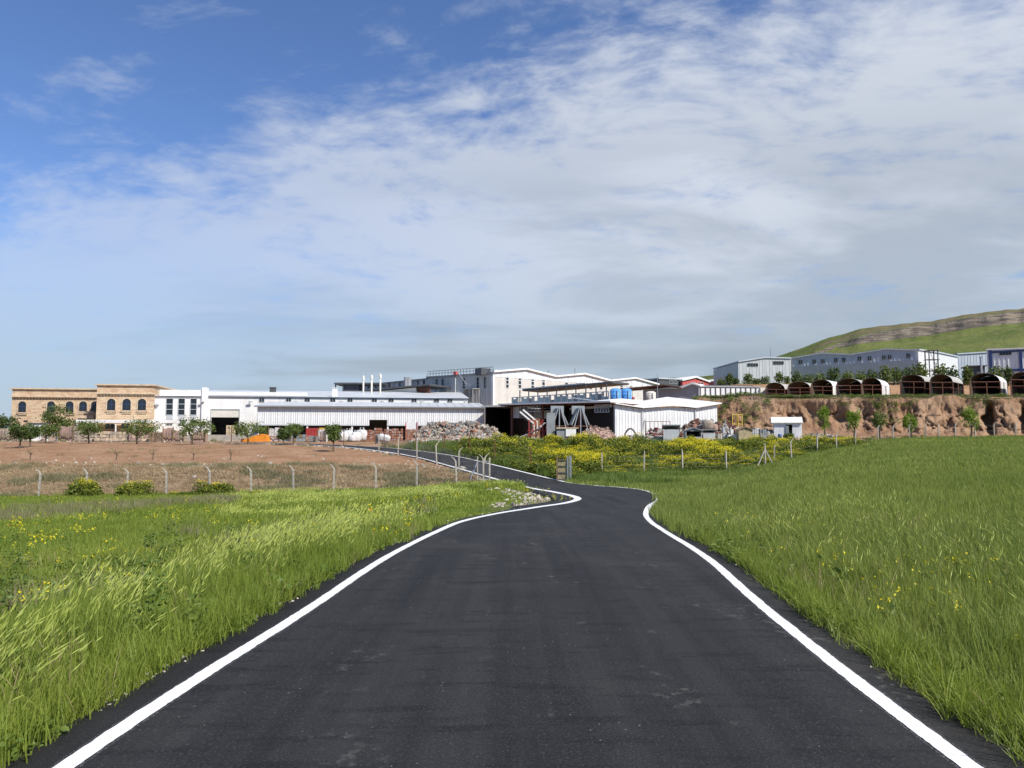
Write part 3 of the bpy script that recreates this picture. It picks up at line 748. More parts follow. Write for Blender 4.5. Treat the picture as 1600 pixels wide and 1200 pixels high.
X, Y, d = sample(13, 27, 34, 'L'); bend_ok = ~((Y > 24.5) & (d < 2.2) & (X > -1.5) & (rng.random(len(d)) < .92)); X, Y, d = X[bend_ok], Y[bend_ok], d[bend_ok]; c_.add(X, Y, k_mid, (.8, 1.25), 3.1, sz=lowf(X, Y, d) * rng.uniform(.85, 1.2, len(X)))
X, Y, d = sample(13, 30, 26, 'L'); k = rng.random(len(d)) < band(d, .35, 4.2, .9) * .34 * (lowf(X, Y, d) > .9); c_.add(X[k], Y[k], k_tallm, (.75, 1.1), .5)
X, Y, d = sample(27, 57.5, 10, 'L'); k = ~((d < 2.4) & (Y < 47) & (X > -2.2) & (rng.random(len(d)) < .93)); X, Y, d = X[k], Y[k], d[k]; c_.add(X, Y, k_far, (.8, 1.3), 3.1, sz=lowf(X, Y, d) * rng.uniform(.85, 1.2, len(X)))
X, Y, d = sample(27, 57.5, 6, 'L'); k = rng.random(len(d)) < smooth((fbm(X * .12, Y * .2, 13, 3) - .42) / .2) * (800 + 1200 * X / Y > 350) * .5 * (lowf(X, Y, d) > .9); c_.add(X[k], Y[k], k_tallf, (.8, 1.15), .5)
patch = lambda X, Y, sd, lo, f=.35: smooth((fbm(X * f, Y * f, sd, 3) - lo) / .12)
X, Y, d = sample(3, 14, 16, 'L'); k = rng.random(len(d)) < patch(X, Y, 17, .46, .8) * .14 * (d > 1.6); c_.add(X[k], Y[k], k_flow, (.8, 1.2), 3.1)
X, Y, d = sample(12, 50, 4, 'L'); k = rng.random(len(d)) < patch(X, Y, 18, .46, .3) * .12; c_.add(X[k], Y[k], k_flowf, (.8, 1.2), 3.1)
X, Y, d = sample(2, 14, 14, 'L'); k = rng.random(len(d)) < patch(X, Y, 19, .45, .5) * .8 + .6 * (d < .75); c_.add(X[k], Y[k], k_weed, (.4, 1.1), 3.1)
X, Y, d = sample(1.2, 16, 22, 'L'); k = rng.random(len(d)) < .10 + .5 * patch(X, Y, 24, .52, .6); c_.add(X[k], Y[k], k_straw, (.6, 1.25), 3.1)
X, Y, d = sample(8, 50, 6, 'L'); k = rng.random(len(d)) < patch(X, Y, 20, .50, .16) * .8 * (d > 2.5); c_.add(X[k], Y[k], k_grey, (.8, 1.4), 3.1)
X, Y, d = sample(5, 30, 1, 'L'); k = rng.random(len(d)) < .015; c_.add(X[k], Y[k], k_pop, (.8, 1.2), 3.1)
X, Y, d = sample(4, 20, 2, 'L'); k = rng.random(len(d)) < .2; c_.add(X[k], Y[k], k_stalk, (.8, 1.3), 3.1)
c_.done('meadow_grass', 'wild green meadow grass with pale seed heads beside the curving road', pr)
# --- right crop field
pr = []
k_near = reg([mk_grass(110 + i, 26, .12, (.20, .40), .008, L_wheat, .22, (.05, .17)) for i in range(4)])
k_verge = reg([mk_grass(115 + i, 26, .10, (.10, .34), .008, lean=.6) for i in range(3)])
k_tall = reg([mk_tall(120 + i, 5, .16, (.38, .66), .0045, .10, .005, 8) for i in range(3)])
k_mid = reg([mk_grass(130 + i, 32, .27, (.22, .38), .016, L_wheat, .2, (.05, .15)) for i in range(3)])
k_far = reg([mk_grass(140 + i, 36, .6, (.22, .38), .036, L_wheat, .2, (.05, .15)) for i in range(3)])
k_vfar = reg([mk_grass(145 + i, 44, 1.1, (.24, .40), .06, L_wheat, .2, (.05, .15), 2) for i in range(2)])
k_flow = reg([mk_flower(150 + i, 4, .12, (.25, .45), .006, .014) for i in range(3)])
k_weed = reg([mk_weed(155 + i, 60, .2, .3, .032) for i in range(2)])
k_straw = reg([mk_grass(184 + i, 7, .14, (.15, .45), .0055, L_dry, .5) for i in range(2)])
k_dark = reg([mk_grass(160 + i, 40, .45, (.4, .8), .03, L_weed, .25) for i in range(2)])
c_ = Cover()
X, Y, d = sample(1.2, 13, 80, 'R'); h = .55 + .45 * smooth((d - .4) / 1.0) + .45 * (fbm(X * .9, Y * .9, 92, 3) - .5); c_.add(X, Y, k_near, (.85, 1.2), 3.1, sz=h * rng.uniform(.9, 1.15, len(X)))
X, Y, d = sample(1.2, 14, 160, 'R'); k = d < .36 + rng.exponential(.16, len(d)) + .12; c_.add(X[k], Y[k], k_verge, (.7, 1.2), 3.1)
X, Y, d = sample(1.2, 16, 40, 'R'); k = rng.random(len(d)) < .35 * band(d, .5, 5, .5) * (.2 + smooth((fbm(X * .7, Y * .7, 28, 3) - .4) / .2)); c_.add(X[k], Y[k], k_tall, (.75, 1.1), .6)
X, Y, d = sample(13, 30, 30, 'R'); c_.add(X, Y, k_mid, (.85, 1.2), 3.1)
X, Y, d = sample(30, 60, 14, 'R'); c_.add(X, Y, k_far, (.85, 1.2), 3.1)
X, Y, d = sample(60, 100, 6, 'R'); c_.add(X, Y, k_vfar, (.85, 1.2), 3.1)
X, Y, d = sample(2, 16, 26, 'R'); k = rng.random(len(d)) < (.10 + .5 * patch(X, Y, 37, .5)) * .45 * band(d, .5, 2.6, .4); c_.add(X[k], Y[k], k_flow, (.8, 1.2), 3.1)
X, Y, d = sample(2, 14, 12, 'R'); k = rng.random(len(d)) < patch(X, Y, 39, .45, .5) * (d < 3) + .5 * (d < .75); c_.add(X[k], Y[k], k_weed, (.4, 1.1), 3.1)
X, Y, d = sample(1.2, 16, 22, 'R'); k = rng.random(len(d)) < (.10 + .5 * patch(X, Y, 25, .5, .6)) * (d < 4); c_.add(X[k], Y[k], k_straw, (.7, 1.5), 3.1)
X, Y, d = sample(16, 66, 4, 'R'); pxx = 800 + 1200 * X / Y; k = (rng.random(len(d)) < band(d, .5, 3.5, .6)) & (Y > 46); c_.add(X[k], Y[k], k_dark, (.7, 1.2), 3.1)
X, Y, d = sample(44, 66, 5, 'R'); pxx = 800 + 1200 * X / Y; k = (rng.random(len(d)) < .8) & (Y > fence_r_y(pxx) - 9) & (pxx < 1180); k &= rng.random(len(d)) < .55; c_.add(X[k], Y[k], k_dark, (.6, 1.0), 3.1)
c_.done('crop_field_grass', 'even green young wheat growing on the slope beside the road', pr)
# --- mustard thicket between the fence and the yard
pr = []
k_y = reg([mk_must(200 + i, 1.35, .80, 430, 190, .085, .042) for i in range(4)])
k_g = reg([mk_must(210 + i, 1.1, .85, 480, 25, .09, .045) for i in range(3)])
k_low = reg([mk_grass(215 + i, 40, .6, (.4, .9), .035, L_weed, .3) for i in range(2)])
c_ = Cover()
n = 3800; Y = rng.uniform(57, 92, n); pxx = rng.uniform(560, 1460, n); X = (pxx - 800) / 1200 * Y
d, _ = road_dist(X, Y); right = X > np.interp(Y, RM[180:, 1], RM[180:, 0])
ok = (d > 1.0) & right & ((pxx < 885) | (Y > fence_r_y(pxx) + .4)) & (Y < np.interp(pxx, [560, 640, 700, 800, 1000, 1250, 1420], [80, 90, 88, 85, 85, 86, 93])) & (pxx < 1430 + 25 * rng.random(n))
X, Y, pxx, d = X[ok], Y[ok], pxx[ok], d[ok]
yel = smooth((fbm(X * .16, Y * .16, 51, 3) - .41) / .16) * smooth((pxx - 690) / 70) * smooth((d - 1.2) / 3)
hgt = np.interp(pxx, [600, 700, 850, 1000, 1150, 1300, 1420], [.8, .95, 1.15, 1.05, 1.05, .8, .6]) * (.30 + .85 * smooth((fbm(X * .22, Y * .22, 55, 3) - .3) / .35))
isy = rng.random(len(X)) < yel * .8
hgt = np.where(d < 3, hgt * .7, hgt)
c_.add(X[isy], Y[isy], k_y, (.8, 1.15), 3.1, sz=hgt[isy]); c_.add(X[~isy], Y[~isy], k_g, (.8, 1.15), 3.1, sz=hgt[~isy])
n = 5000; Y = rng.uniform(57, 92, n); pxx = rng.uniform(560, 1500, n); X = (pxx - 800) / 1200 * Y
d, _ = road_dist(X, Y); right = X > np.interp(Y, RM[180:, 1], RM[180:, 0]); ok = (d > .6) & right & ((pxx < 885) | (Y > fence_r_y(pxx) + .2)); c_.add(X[ok], Y[ok], k_low, (.7, 1.1), 3.1)
# yellow bushes along the left fence and by the inner bend
for bx, by, m_, s_ in ((140, 55.0, 7, 1.0), (150, 54.6, 4, .8), (214, 54.6, 7, 1.0), (222, 54.2, 3, .8), (335, 54.8, 7, .8), (352, 54.9, 6, .9), (300, 54.6, 5, .55), (270, 54.4, 4, .5), (115, 54.6, 4, .5), (30, 53.0, 4, .4), (400, 54.6, 5, .45), (95, 53.4, 5, .35), (380, 53.8, 5, .4)):
    Xs = X_at(bx, by) + rng.normal(0, .55, m_); Ys = by + rng.normal(0, .3, m_); c_.add(Xs, Ys, k_y[:1] + k_g, (.6 * s_ + .25, .9 * s_ + .2), 3.1, sz=np.full(m_, s_ * .95))
for bx, by, m_ in ((800, 55.5, 4), (808, 50, 4), (660, 78, 3), (645, 79, 3)):
    Xs = X_at(bx, by) + rng.normal(0, .35, m_); Ys = by + rng.normal(0, .5, m_); dd, _ = road_dist(Xs, Ys); q_ = dd > .7; c_.add(Xs[q_], Ys[q_], k_g, (.4, .65), 3.1, sz=np.full(int(q_.sum()), .7))
c_.done('mustard_plants', 'yellow flowering mustard thicket between wire fence and scrap yard', pr)
# --- dry weeds on the bank below the orchard, sparse weeds on soil and earth bank
pr = []
k_d = reg([mk_grass(230 + i, 40, .4, (.08, .3), .03, L_dry, .7) for i in range(3)])
k_gd = reg([mk_grass(240 + i, 44, .5, (.15, .42), .034, L_grey, .5) for i in range(3)])
k_w = reg([mk_weed(250 + i, 110, .45, .38, .06) for i in range(2)])
c_ = Cover()
n = 5200; pxx = rng.uniform(-200, 770, n); Y = rng.uniform(55.5, 66, n); X = X_at(pxx, Y); d, _ = road_dist(X, Y)
pick = fbm(X * .25, Y * .5, 61, 3); ok = (d > .8) & (X < rc_x(np.minimum(Y, 57))) & (rng.random(n) < 1 - .8 * smooth((Y - 61) / 4)) & (pxx < 745)
a = ok & (pick < .60); c_.add(X[a], Y[a], k_d, (.6, 1.2), 3.1); a = ok & (pick >= .60); c_.add(X[a], Y[a], k_gd, (.6, 1.2), 3.1)
n = 700; pxx = rng.uniform(-200, 760, n); Y = rng.uniform(64, 108, n); X = X_at(pxx, Y); d, _ = road_dist(X, Y); ok = (d > .7) & (rng.random(n) < .25 + .75 * (np.abs(d - 1.3) < 1.2)); c_.add(X[ok], Y[ok], k_d + k_gd, (.4, .8), 3.1)
# scrub on the earth bank's shoulder and foot
n = 3200; pxx = rng.uniform(1085, 1700, n); u_ = (pxx - 800) / 1200; Y = bank_y(u_) + rng.uniform(.2, 4.5, n); X = u_ * Y
ok = rng.random(n) < np.interp(pxx, [1085, 1250, 1300, 1700], [.9, .8, .16, .12]); X, Y = X[ok], Y[ok]; c_.add(X, Y, k_gd + k_w + k_w, (.6, 1.2), 3.1, z=terrace_z(X / Y, Y) + .1)
n = 900; pxx = rng.uniform(1100, 1700, n); Y = rng.uniform(93, 101, n); X = X_at(pxx, Y); ok = (rng.random(n) < .5 * smooth((fbm(X * .1, Y * .4, 71, 3) - .45) / .1)) | ((Y < 96) & (pxx > 1380)); c_.add(X[ok], Y[ok], k_gd + k_w, (.5, 1.1), 3.1)
n = 260; Y = rng.uniform(108, 150, n); pxx = rng.uniform(0, 600, n); X = X_at(pxx, Y); ok = (Y > 113) & (Y < 117); c_.add(X[ok], Y[ok], k_gd + k_w, (.8, 1.4), 3.1)
c_.done('dry_weeds', 'dry brown and grey-green weeds on the earth slopes', pr)
# --- scrub on the vegetated part of the bank: placed on its real surface
dg = bank.data; nv = len(dg.vertices); co = np.zeros(nv * 3, np.float32); dg.vertices.foreach_get('co', co); co = co.reshape(-1, 3)
uu = co[:, 0] / co[:, 1]; pv = 800 + 1200 * uu; tt = np.repeat(ts, len(us) if False else 620)
pr = []
k_w = reg([mk_weed(270 + i, 120, .55, .6, .075) for i in range(3)]); k_gd = reg([mk_grass(275 + i, 40, .5, (.2, .6), .04, L_grey, .5) for i in range(2)])
c_ = Cover()
cand = np.where((tt > .3) & (tt < .95) & (((pv < 1190) & (rng.random(nv) < .075)) | ((pv > 1190) & (tt > .62) & (fbm(co[:, 0] * .25, co[:, 2] * .3, 77, 3) > .47) & (rng.random(nv) < .10)) | ((pv > 1360) & (pv < 1400) & (rng.random(nv) < .05))))[0]
c_.add(co[cand, 0], co[cand, 1], k_w + k_w + k_gd, (.5, 1.35), 3.1, z=co[cand, 2] - .05)
c_.done('bank_scrub', 'low green scrub clinging to the eroded earth bank', pr)
# --- loose stones
def stones(n, r, size, sub=0):
    """one mesh of n irregular stones, given as arrays of positions P (n,3) and sizes"""
    base = np.array([(0,0,1),(.9,0,.3),(.28,.85,.35),(-.72,.52,.28),(-.72,-.52,.33),(.28,-.85,.3),(.72,.52,-.35),(-.28,.85,-.3),(-.9,0,-.3),(-.28,-.85,-.33),(.72,-.52,-.3),(0,0,-1)])
    fc = np.array([(0,1,2),(0,2,3),(0,3,4),(0,4,5),(0,5,1),(1,6,2),(2,7,3),(3,8,4),(4,9,5),(5,10,1),(6,7,2),(7,8,3),(8,9,4),(9,10,5),(10,6,1),(11,7,6),(11,8,7),(11,9,8),(11,10,9),(11,6,10)])
    V = []; F = []
    for i in range(n):
        q_ = r.normal(size=(3, 3)); q_, _ = np.linalg.qr(q_); v = (base * r.uniform(.6, 1.25, (12, 1))) * np.array([1, r.uniform(.6, 1), r.uniform(.4, .8)]); V.append(v @ q_.T * size[i]); F.append(fc + 12 * i)
    return V, np.vstack(F)
m_stone = mat('pale_stone', (.50, .44, .36), .9, .35, 2.0, bump=.4, bscale=9)
def stone_field(name, label, P, size, m_):
    r = np.random.default_rng(5); V, F = stones(len(P), r, size); V = np.vstack([v + p_ for v, p_ in zip(V, P)])
    return tag(link(name, np_mesh(name, V, F, [m_])), label, 'stones', kind='stuff')
Ps = []; Sz = []
n = 420; X = rng.uniform(-1.5, 2.6, n); Y = rng.uniform(27.5, 47, n); d, _ = road_dist(X, Y); ok = (d > 1.25) & (d < 3.0) & (X < rc_x(Y)); X, Y = X[ok], Y[ok]; Ps.append(np.stack([X, Y, ground_z(X, Y)], 1)); Sz.append(rng.uniform(.04, .20, len(X)) ** 1.0)
n = 400; X = rng.uniform(4, 9, n); Y = rng.uniform(30, 50, n); d, _ = road_dist(X, Y); ok = (d > .6) & (d < 1.6) & (X > rc_x(Y)); X, Y = X[ok], Y[ok]; Ps.append(np.stack([X, Y, ground_z(X, Y)], 1)); Sz.append(rng.uniform(.03, .13, len(X)))
n = 500; pxx = rng.uniform(-100, 740, n); Y = np.where(rng.random(n) < .55, rng.normal(64.5, .7, n), rng.uniform(55.5, 72, n)); X = X_at(pxx, Y); Ps.append(np.stack([X, Y, ground_z(X, Y)], 1)); Sz.append(rng.exponential(.05, n) + .04)
n = 260; pxx = rng.uniform(-50, 560, n); Xc = X_at(pxx, 95.0); k = rng.integers(230, 300, n); k = np.clip(k, 0, len(RL) - 1); X = RL[k, 0] + rng.normal(0, .5, n) - .3; Y = RL[k, 1] - .9 + rng.normal(0, .3, n); Ps.append(np.stack([X, Y, ground_z(X, Y)], 1)); Sz.append(rng.exponential(.06, n) + .05)
n = 2600; k = rng.integers(20, 130, n); sgn = rng.choice([0, 1], n); e_ = np.where(sgn[:, None] == 0, RL[k], RR[k]); nn_ = (RR - RL)[k]; nn_ /= np.linalg.norm(nn_, axis=1)[:, None]; q_ = e_ + nn_ * np.where(sgn == 0, -1, 1)[:, None] * (.30 + np.abs(rng.normal(0, .10, n)))[:, None]; q_ += rng.normal(0, .03, (n, 2)); q_[:, 1] += rng.uniform(-.25, .25, n); Ps.append(np.c_[q_, RZ[k] - .005]); Sz.append(rng.exponential(.006, n) + .004)
n = 300; pxx = rng.uniform(1150, 1700, n); Y = rng.uniform(93, 101, n) + (1400 - pxx) * .008; X = X_at(pxx, Y); Ps.append(np.stack([X, Y, ground_z(X, Y)], 1)); Sz.append(rng.exponential(.08, n) + .05)
stone_field('loose_stones', 'pale loose stones strewn on bare soil and road shoulders', np.vstack(Ps), np.concatenate(Sz), m_stone)
# ================================================================== MATERIALS FOR THINGS
def hex_(r, g, b): f = lambda c: ((c / 255 + .055) / 1.055) ** 2.4 if c > 10 else c / 255 / 12.92; return (f(r), f(g), f(b))
M_white = mat('white_paint', (.80, .79, .76), .6, .12, .35, streak=.32)
M_white2 = mat('white_sheet_metal', (.74, .75, .75), .45, .12, .5, streak=.34)
M_midg = mat('mid_grey_sheet', (.47, .47, .46), .55, .12, .5, streak=.25)
M_cream = mat('cream_render', (.66, .63, .55), .8, .12, .4, streak=.25)
M_lgrey = mat('light_grey_sheet', (.50, .52, .52), .5, .12, .4, streak=.2)
M_grey = mat('grey_sheet_metal', (.33, .335, .34), .55, .15, .5, streak=.2)
M_bluegrey = mat('blue_grey_sheet', (.44, .48, .53), .5, .10, .3, streak=.15)
M_blueg2 = mat('blue_grey_plinth', (.25, .275, .305), .6, .10, .3, streak=.15)
M_dgrey = mat('dark_grey_metal', (.085, .088, .095), .55, .2, 1)
M_black = mat('shade_and_vent_black', (.012, .012, .013), .8, .2, 1)  # interior shade put into a near-black colour; also the wall vent
M_roofg = mat('roof_sheet', (.56, .57, .57), .4, .12, .3, streak=.12)
M_conc = mat('concrete', (.42, .385, .32), .9, .22, 2.5, bump=.2, bscale=18, streak=.2)
M_beige = mat('beige_blockwork', (.60, .575, .52), .85, .12, .5, streak=.25)
M_red = mat('red_paint', (.40, .045, .04), .55, .2, 1.5)
M_redw = mat('red_wall', (.52, .10, .085), .6, .12, .6)
M_rust = mat('rusty_steel', (.16, .062, .038), .75, .35, 4, bump=.2)
M_blue = mat('blue_plastic', (.095, .29, .62), .4, .10, .6, streak=.12)
M_bluef = mat('dark_blue_trim', (.035, .06, .17), .5, .15, .8)
M_orange = mat('orange_tarp', (.72, .25, .02), .6, .15, 1.5)
M_yellow = mat('yellow_paint', (.62, .42, .07), .6, .2, 2)
M_wood = mat('weathered_wood', (.26, .18, .10), .85, .3, 3, bump=.2, streak=.2)
M_bamboo = mat('pale_wood_slat', (.42, .34, .20), .8, .25, 3)
M_brick = mat('brick_pack', (.36, .16, .10), .9, .3, 3, bump=.3, bscale=12)
M_slab = mat('cut_stone_slab', (.44, .36, .28), .8, .3, 1.2, streak=.2)
M_slab2 = mat('pink_stone_slab', (.46, .31, .25), .8, .3, 1.2, streak=.2)
M_slabg = mat('grey_stone_slab', (.26, .28, .29), .7, .2, .8, streak=.25)
M_bag = mat('white_bulk_bag', (.66, .65, .62), .8, .25, 2.5, bump=.6, bscale=5)
M_metal = mat('galvanised_steel', (.45, .47, .49), .4, .15, 2, metal=.6)
M_fascia = mat('grey_fascia', (.20, .21, .22), .6, .1, 1)
m_glass, t, o = newmat('window_glass')
p = t.node('ShaderNodeBsdfPrincipled', {'Base Color': (.018, .024, .03, 1), 'Roughness': .08, 'Specular IOR Level': .35}); t.l.new(p.outputs[0], o.inputs[0]); M_glass = m_glass
m_sg, t, o = newmat('pale_green_glass')
p = t.node('ShaderNodeBsdfPrincipled', {'Base Color': (.30, .40, .41, 1), 'Roughness': .12, 'Specular IOR Level': .5}); t.l.new(p.outputs[0], o.inputs[0]); M_sheetglass = m_sg
# coursed yellow-pink sandstone
m_st, t, o = newmat('sandstone_masonry')
tcn = t.node('ShaderNodeTexCoord').outputs['Object']
sx = t.node('ShaderNodeSeparateXYZ', {0: tcn}).outputs
vec = t.node('ShaderNodeCombineXYZ', {0: t.math('ADD', sx[0], sx[1]), 1: sx[2], 2: 0.0}).outputs[0]
br = t.node('ShaderNodeTexBrick', {'Vector': vec, 'Color1': (.62, .45, .28, 1), 'Color2': (.46, .29, .185, 1), 'Mortar': (.40, .32, .23, 1), 'Scale': 1.0, 'Mortar Size': .02, 'Brick Width': .62, 'Row Height': .30, 'Bias': 0.0}); br.offset = .5
cc = t.mix(t.ramp(t.noise(t.node('ShaderNodeMapping', {'Vector': vec, 'Scale': (.5, 1.6, 1)}).outputs[0], 1.2, 5, .65), .4, .68), br.outputs[0], (.60, .48, .33))
cc = t.mix(t.math('MULTIPLY', t.ramp(t.noise(vec, 2.6, 4, .6), .58, .72), .5), cc, (.34, .19, .14))
bp = t.node('ShaderNodeBump', {'Height': br.outputs['Fac'], 'Strength': .6, 'Distance': .03}); bp.invert = True
p = t.node('ShaderNodeBsdfPrincipled', {'Base Color': cc, 'Roughness': .9, 'Specular IOR Level': .15, 'Normal': bp.outputs[0]}); t.l.new(p.outputs[0], o.inputs[0]); M_stone = m_st
M_stonetrim = mat('pale_sandstone_trim', (.60, .47, .32), .9, .2, 1.5)
M_bark = mat('bark', (.14, .105, .075), .9, .3, 6)
T_dark = leafmat('dark_tree_leaf', (.042, .075, .02), (.10, .14, .034), .25, .3)
T_mid = leafmat('fruit_tree_leaf', (.07, .11, .024), (.17, .215, .05), .3, .3)
T_bright = leafmat('young_tree_leaf', (.14, .24, .02), (.26, .36, .05), .4, .5)

# ================================================================== BUILDING FRAME
class Front:
    """a facade plane: left foot at bearing px0 / distance Y0, right foot at px1 / Y1; local x runs along it, y goes back"""
    def __init__(s, name, label, cat, px0, Y0, px1, Y1, zb, group=None):
        s.A = np.array([X_at(px0, Y0), Y0]); s.B = np.array([X_at(px1, Y1), Y1]); d = s.B - s.A; s.L = float(np.linalg.norm(d)); s.d = d / s.L
        s.zb = zb; s.root = empty(name, (s.A[0], s.A[1], zb), math.atan2(d[1], d[0]), label, cat, group)
    def hit(s, px, py):
        r = ray(px, py); n = np.array([-s.d[1], s.d[0]]); tt_ = float(np.dot(s.A, n) / (r[0] * n[0] + r[1] * n[1]))
        q_ = np.array([r[0] * tt_, r[1] * tt_]) - s.A
        return float(np.dot(q_, s.d)), float(CAM_Z + r[2] * tt_ - s.zb)
    def rect(s, px0, py0, px1, py1):
        """photo rectangle -> (x0,x1,z0,z1) on the facade"""
        m0, m1 = (px0 + px1) / 2, (py0 + py1) / 2
        return s.hit(px0, m1)[0], s.hit(px1, m1)[0], s.hit(m0, py1)[1], s.hit(m0, py0)[1]
    def part(s, name, m_, mb, **k): return mb.build(name, m_, s.root, **k)
def window(F, r, mull=(1, 0), frame=None, fw=.07, y=0.0, arch=False, name='window', sill=None, glass=None):
    x0, x1, z0, z1 = r; frame = frame or M_fascia; mb = MB()
    if arch:
        zc = z1 - (x1 - x0) / 2; rad = (x1 - x0) / 2; cx = (x0 + x1) / 2
        arc = [(cx + rad * math.cos(a), zc + rad * math.sin(a)) for a in np.linspace(0, math.pi, 13)]
        g = MB().prism([(x0, z0), (x1, z0)] + arc, y - .03, y + .02)
        ro = [(cx + (rad + .16) * math.cos(a), zc + (rad + .16) * math.sin(a)) for a in np.linspace(0, math.pi, 13)]
        for (a, b), (c2, d2) in zip(zip(arc, arc[1:]), zip(ro, ro[1:])): mb.prism([a, b, d2, c2], y - .10, y + .01)
        mb.box(x0 - .16, x0, y - .10, y + .01, z0, zc); mb.box(x1, x1 + .16, y - .10, y + .01, z0, zc)
    else:
        g = MB().box(x0, x1, y - .03, y + .02, z0, z1)
        mb.box(x0 - fw, x0, y - .08, y + .01, z0 - fw, z1 + fw); mb.box(x1, x1 + fw, y - .08, y + .01, z0 - fw, z1 + fw)
        mb.box(x0, x1, y - .08, y + .01, z1, z1 + fw); mb.box(x0, x1, y - .08, y + .01, z0 - fw, z0)
    wo = mb.build(name, frame, F.root)
    g.build('pane', glass or M_glass, wo)
    for i in range(mull[0]): xx = x0 + (x1 - x0) * (i + 1) / (mull[0] + 1); MB().box(xx - .03, xx + .03, y - .055, y - .032, z0 + .002, z1 - (.05 if arch else .002)).build('glazing_bar', M_bluef if arch else frame, wo)
    for i in range(mull[1]): zz = z0 + (z1 - z0) * (i + 1) / (mull[1] + 1); MB().box(x0 + .002, x1 - .002, y - .06, y - .034, zz - .04, zz + .04).build('glazing_bar', M_bluef if arch else frame, wo)
    if sill: MB().box(x0 - .2, x1 + .2, y - .22, y, z0 - .24, z0 - .1).build('sill', sill, wo)
    return wo
def wall_with_hole(F, name, m_, L, H, hole, th=.3, y=0.0):
    x0, x1, z0, z1 = hole; mb = MB()
    mb.box(0, x0, y, y + th, 0, H); mb.box(x1, L, y, y + th, 0, H)
    mb.box(x0, x1, y, y + th, z1, H)
    if z0 > .05: mb.box(x0, x1, y, y + th, 0, z0)
    return F.part(name, m_, mb)
def sheet_panels(F, m_, x0, x1, zlo, zhi, y, wpan=1.0, ribs=3, name='wall_panel'):
    """upright ribbed cladding sheets, each its own piece; zlo/zhi may be functions of x"""
    n = max(1, int(round((x1 - x0) / wpan))); wp = (x1 - x0) / n
    cache = {}
    for i in range(n):
        a = x0 + i * wp; z0 = zlo(a + wp / 2) if callable(zlo) else zlo
        za = zhi(a) if callable(zhi) else zhi; zb = zhi(a + wp) if callable(zhi) else zhi
        key = (round(za - z0, 3), round(zb - z0, 3))
        if key not in cache:
            mb = MB(); P_ = [(0.012, 0)]
            for r_ in range(ribs):
                c0 = (r_ + .5) * wp / ribs
                P_ += [(c0 - .09, 0), (c0 - .05, -.06), (c0 + .05, -.06), (c0 + .09, 0)]
            P_ += [(wp - .012, 0)]
            for (xa, ya), (xb, yb) in zip(P_, P_[1:]):
                ha = (za - z0) + (zb - za) * xa / wp; hb = (za - z0) + (zb - za) * xb / wp
                mb.add([(xa, ya, 0), (xb, yb, 0), (xb, yb, hb), (xa, ya, ha)], [(0, 1, 2, 3)])
            me = mb.mesh(name); me.materials.append(m_); cache[key] = me
        o_ = link(name, cache[key], F.root); o_.location = (a, y, z0)

# ================================================================== STONE MANSION (far left)
F = Front('stone_building', 'two-storey yellow sandstone building with arched windows and corbelled cornice', 'building', 17.7, 131, 152, 133, 1.6)
H1 = F.hit(80, 608.6)[1]
F.part('wall', M_stone, MB().box(0, F.L, 0, 14, -1, H1))
zc = F.hit(80, 621)[1]
F.part('cornice', M_stonetrim, MB().box(-.25, F.L, -.38, -.002, zc, zc + .22).box(-.3, F.L, -.30, 14.3, H1, H1 + .22))
for i in range(27):
    x = .1 + i * (F.L - .5) / 26; F.part('corbel', M_stonetrim, MB().prism([(-.34, zc - .01), (0 - .002, zc - .01), (-.002, zc - .42)], x, x + .26, 'x'))
for cx in (35, 80, 109, 130, 148.5):
    window(F, F.rect(cx - 6.2, 627, cx + 6.2, 644), (1, 1), M_stonetrim, arch=True, sill=M_stonetrim)
def balusters(F, px0, px1, pyt, pyb, y, n):
    x0, x1, z0, z1 = F.rect(px0, pyt, px1, pyb); rl = F.part('balustrade', M_stonetrim, MB().box(x0, x1, y - .12, y + .06, z1 - .12, z1).box(x0, x1, y - .12, y + .06, z0, z0 + .1))
    for i in range(n):
        x = x0 + (i + .5) * (x1 - x0) / n; MB().tube((x, y - .03, z0 + .1), (x, y - .03, (z0 + z1) / 2), .05, .09, 6).tube((x, y - .03, (z0 + z1) / 2), (x, y - .03, z1 - .12), .09, .05, 6).build('baluster', M_stonetrim, rl)
for cx in (35, 109): balusters(F, cx - 7, cx + 7, 644.6, 648.6, -.05, 6)
x0, x1, z0, z1 = F.rect(124, 651, 152, 654); F.part('balcony', M_stonetrim, MB().box(x0, x1 - .1, -1.4, -.002, z0, z1)); balusters(F, 124, 151, 643, 650.5, -1.25, 10)
F.part('vent', M_black, MB().box(*F.rect(37, 657, 43.5, 659.5)[:2], -.02, .01, *F.rect(37, 657, 43.5, 659.5)[2:]))
# projecting wing
W0 = F.hit(150.2, 640)[0]; F2 = Front('stone_wing', 'taller projecting sandstone wing with three arched windows', 'building', 150.2, 128.3, 239.5, 129.6, 1.6)
H2 = F2.hit(200, 602.5)[1]
F2.part('wall', M_stone, MB().box(0, F2.L, 0, 16, -1, H2))
zc = F2.hit(200, 616)[1]
F2.part('cornice', M_stonetrim, MB().box(-.25, F2.L + .25, -.38, -.002, zc, zc + .22).box(-.3, F2.L + .3, -.3, 16.3, H2, H2 + .22))
for i in range(18):
    x = .1 + i * (F2.L - .5) / 17; F2.part('corbel', M_stonetrim, MB().prism([(-.34, zc - .01), (-.002, zc - .01), (-.002, zc - .42)], x, x + .26, 'x'))
_Fs = F; F = F2
for cx in (174, 198, 222): window(F2, F2.rect(cx - 6.6, 623, cx + 6.6, 641), (1, 1), M_stonetrim, arch=True, sill=M_stonetrim); balusters(F2, cx - 7, cx + 7, 641.6, 646, -.05, 6)
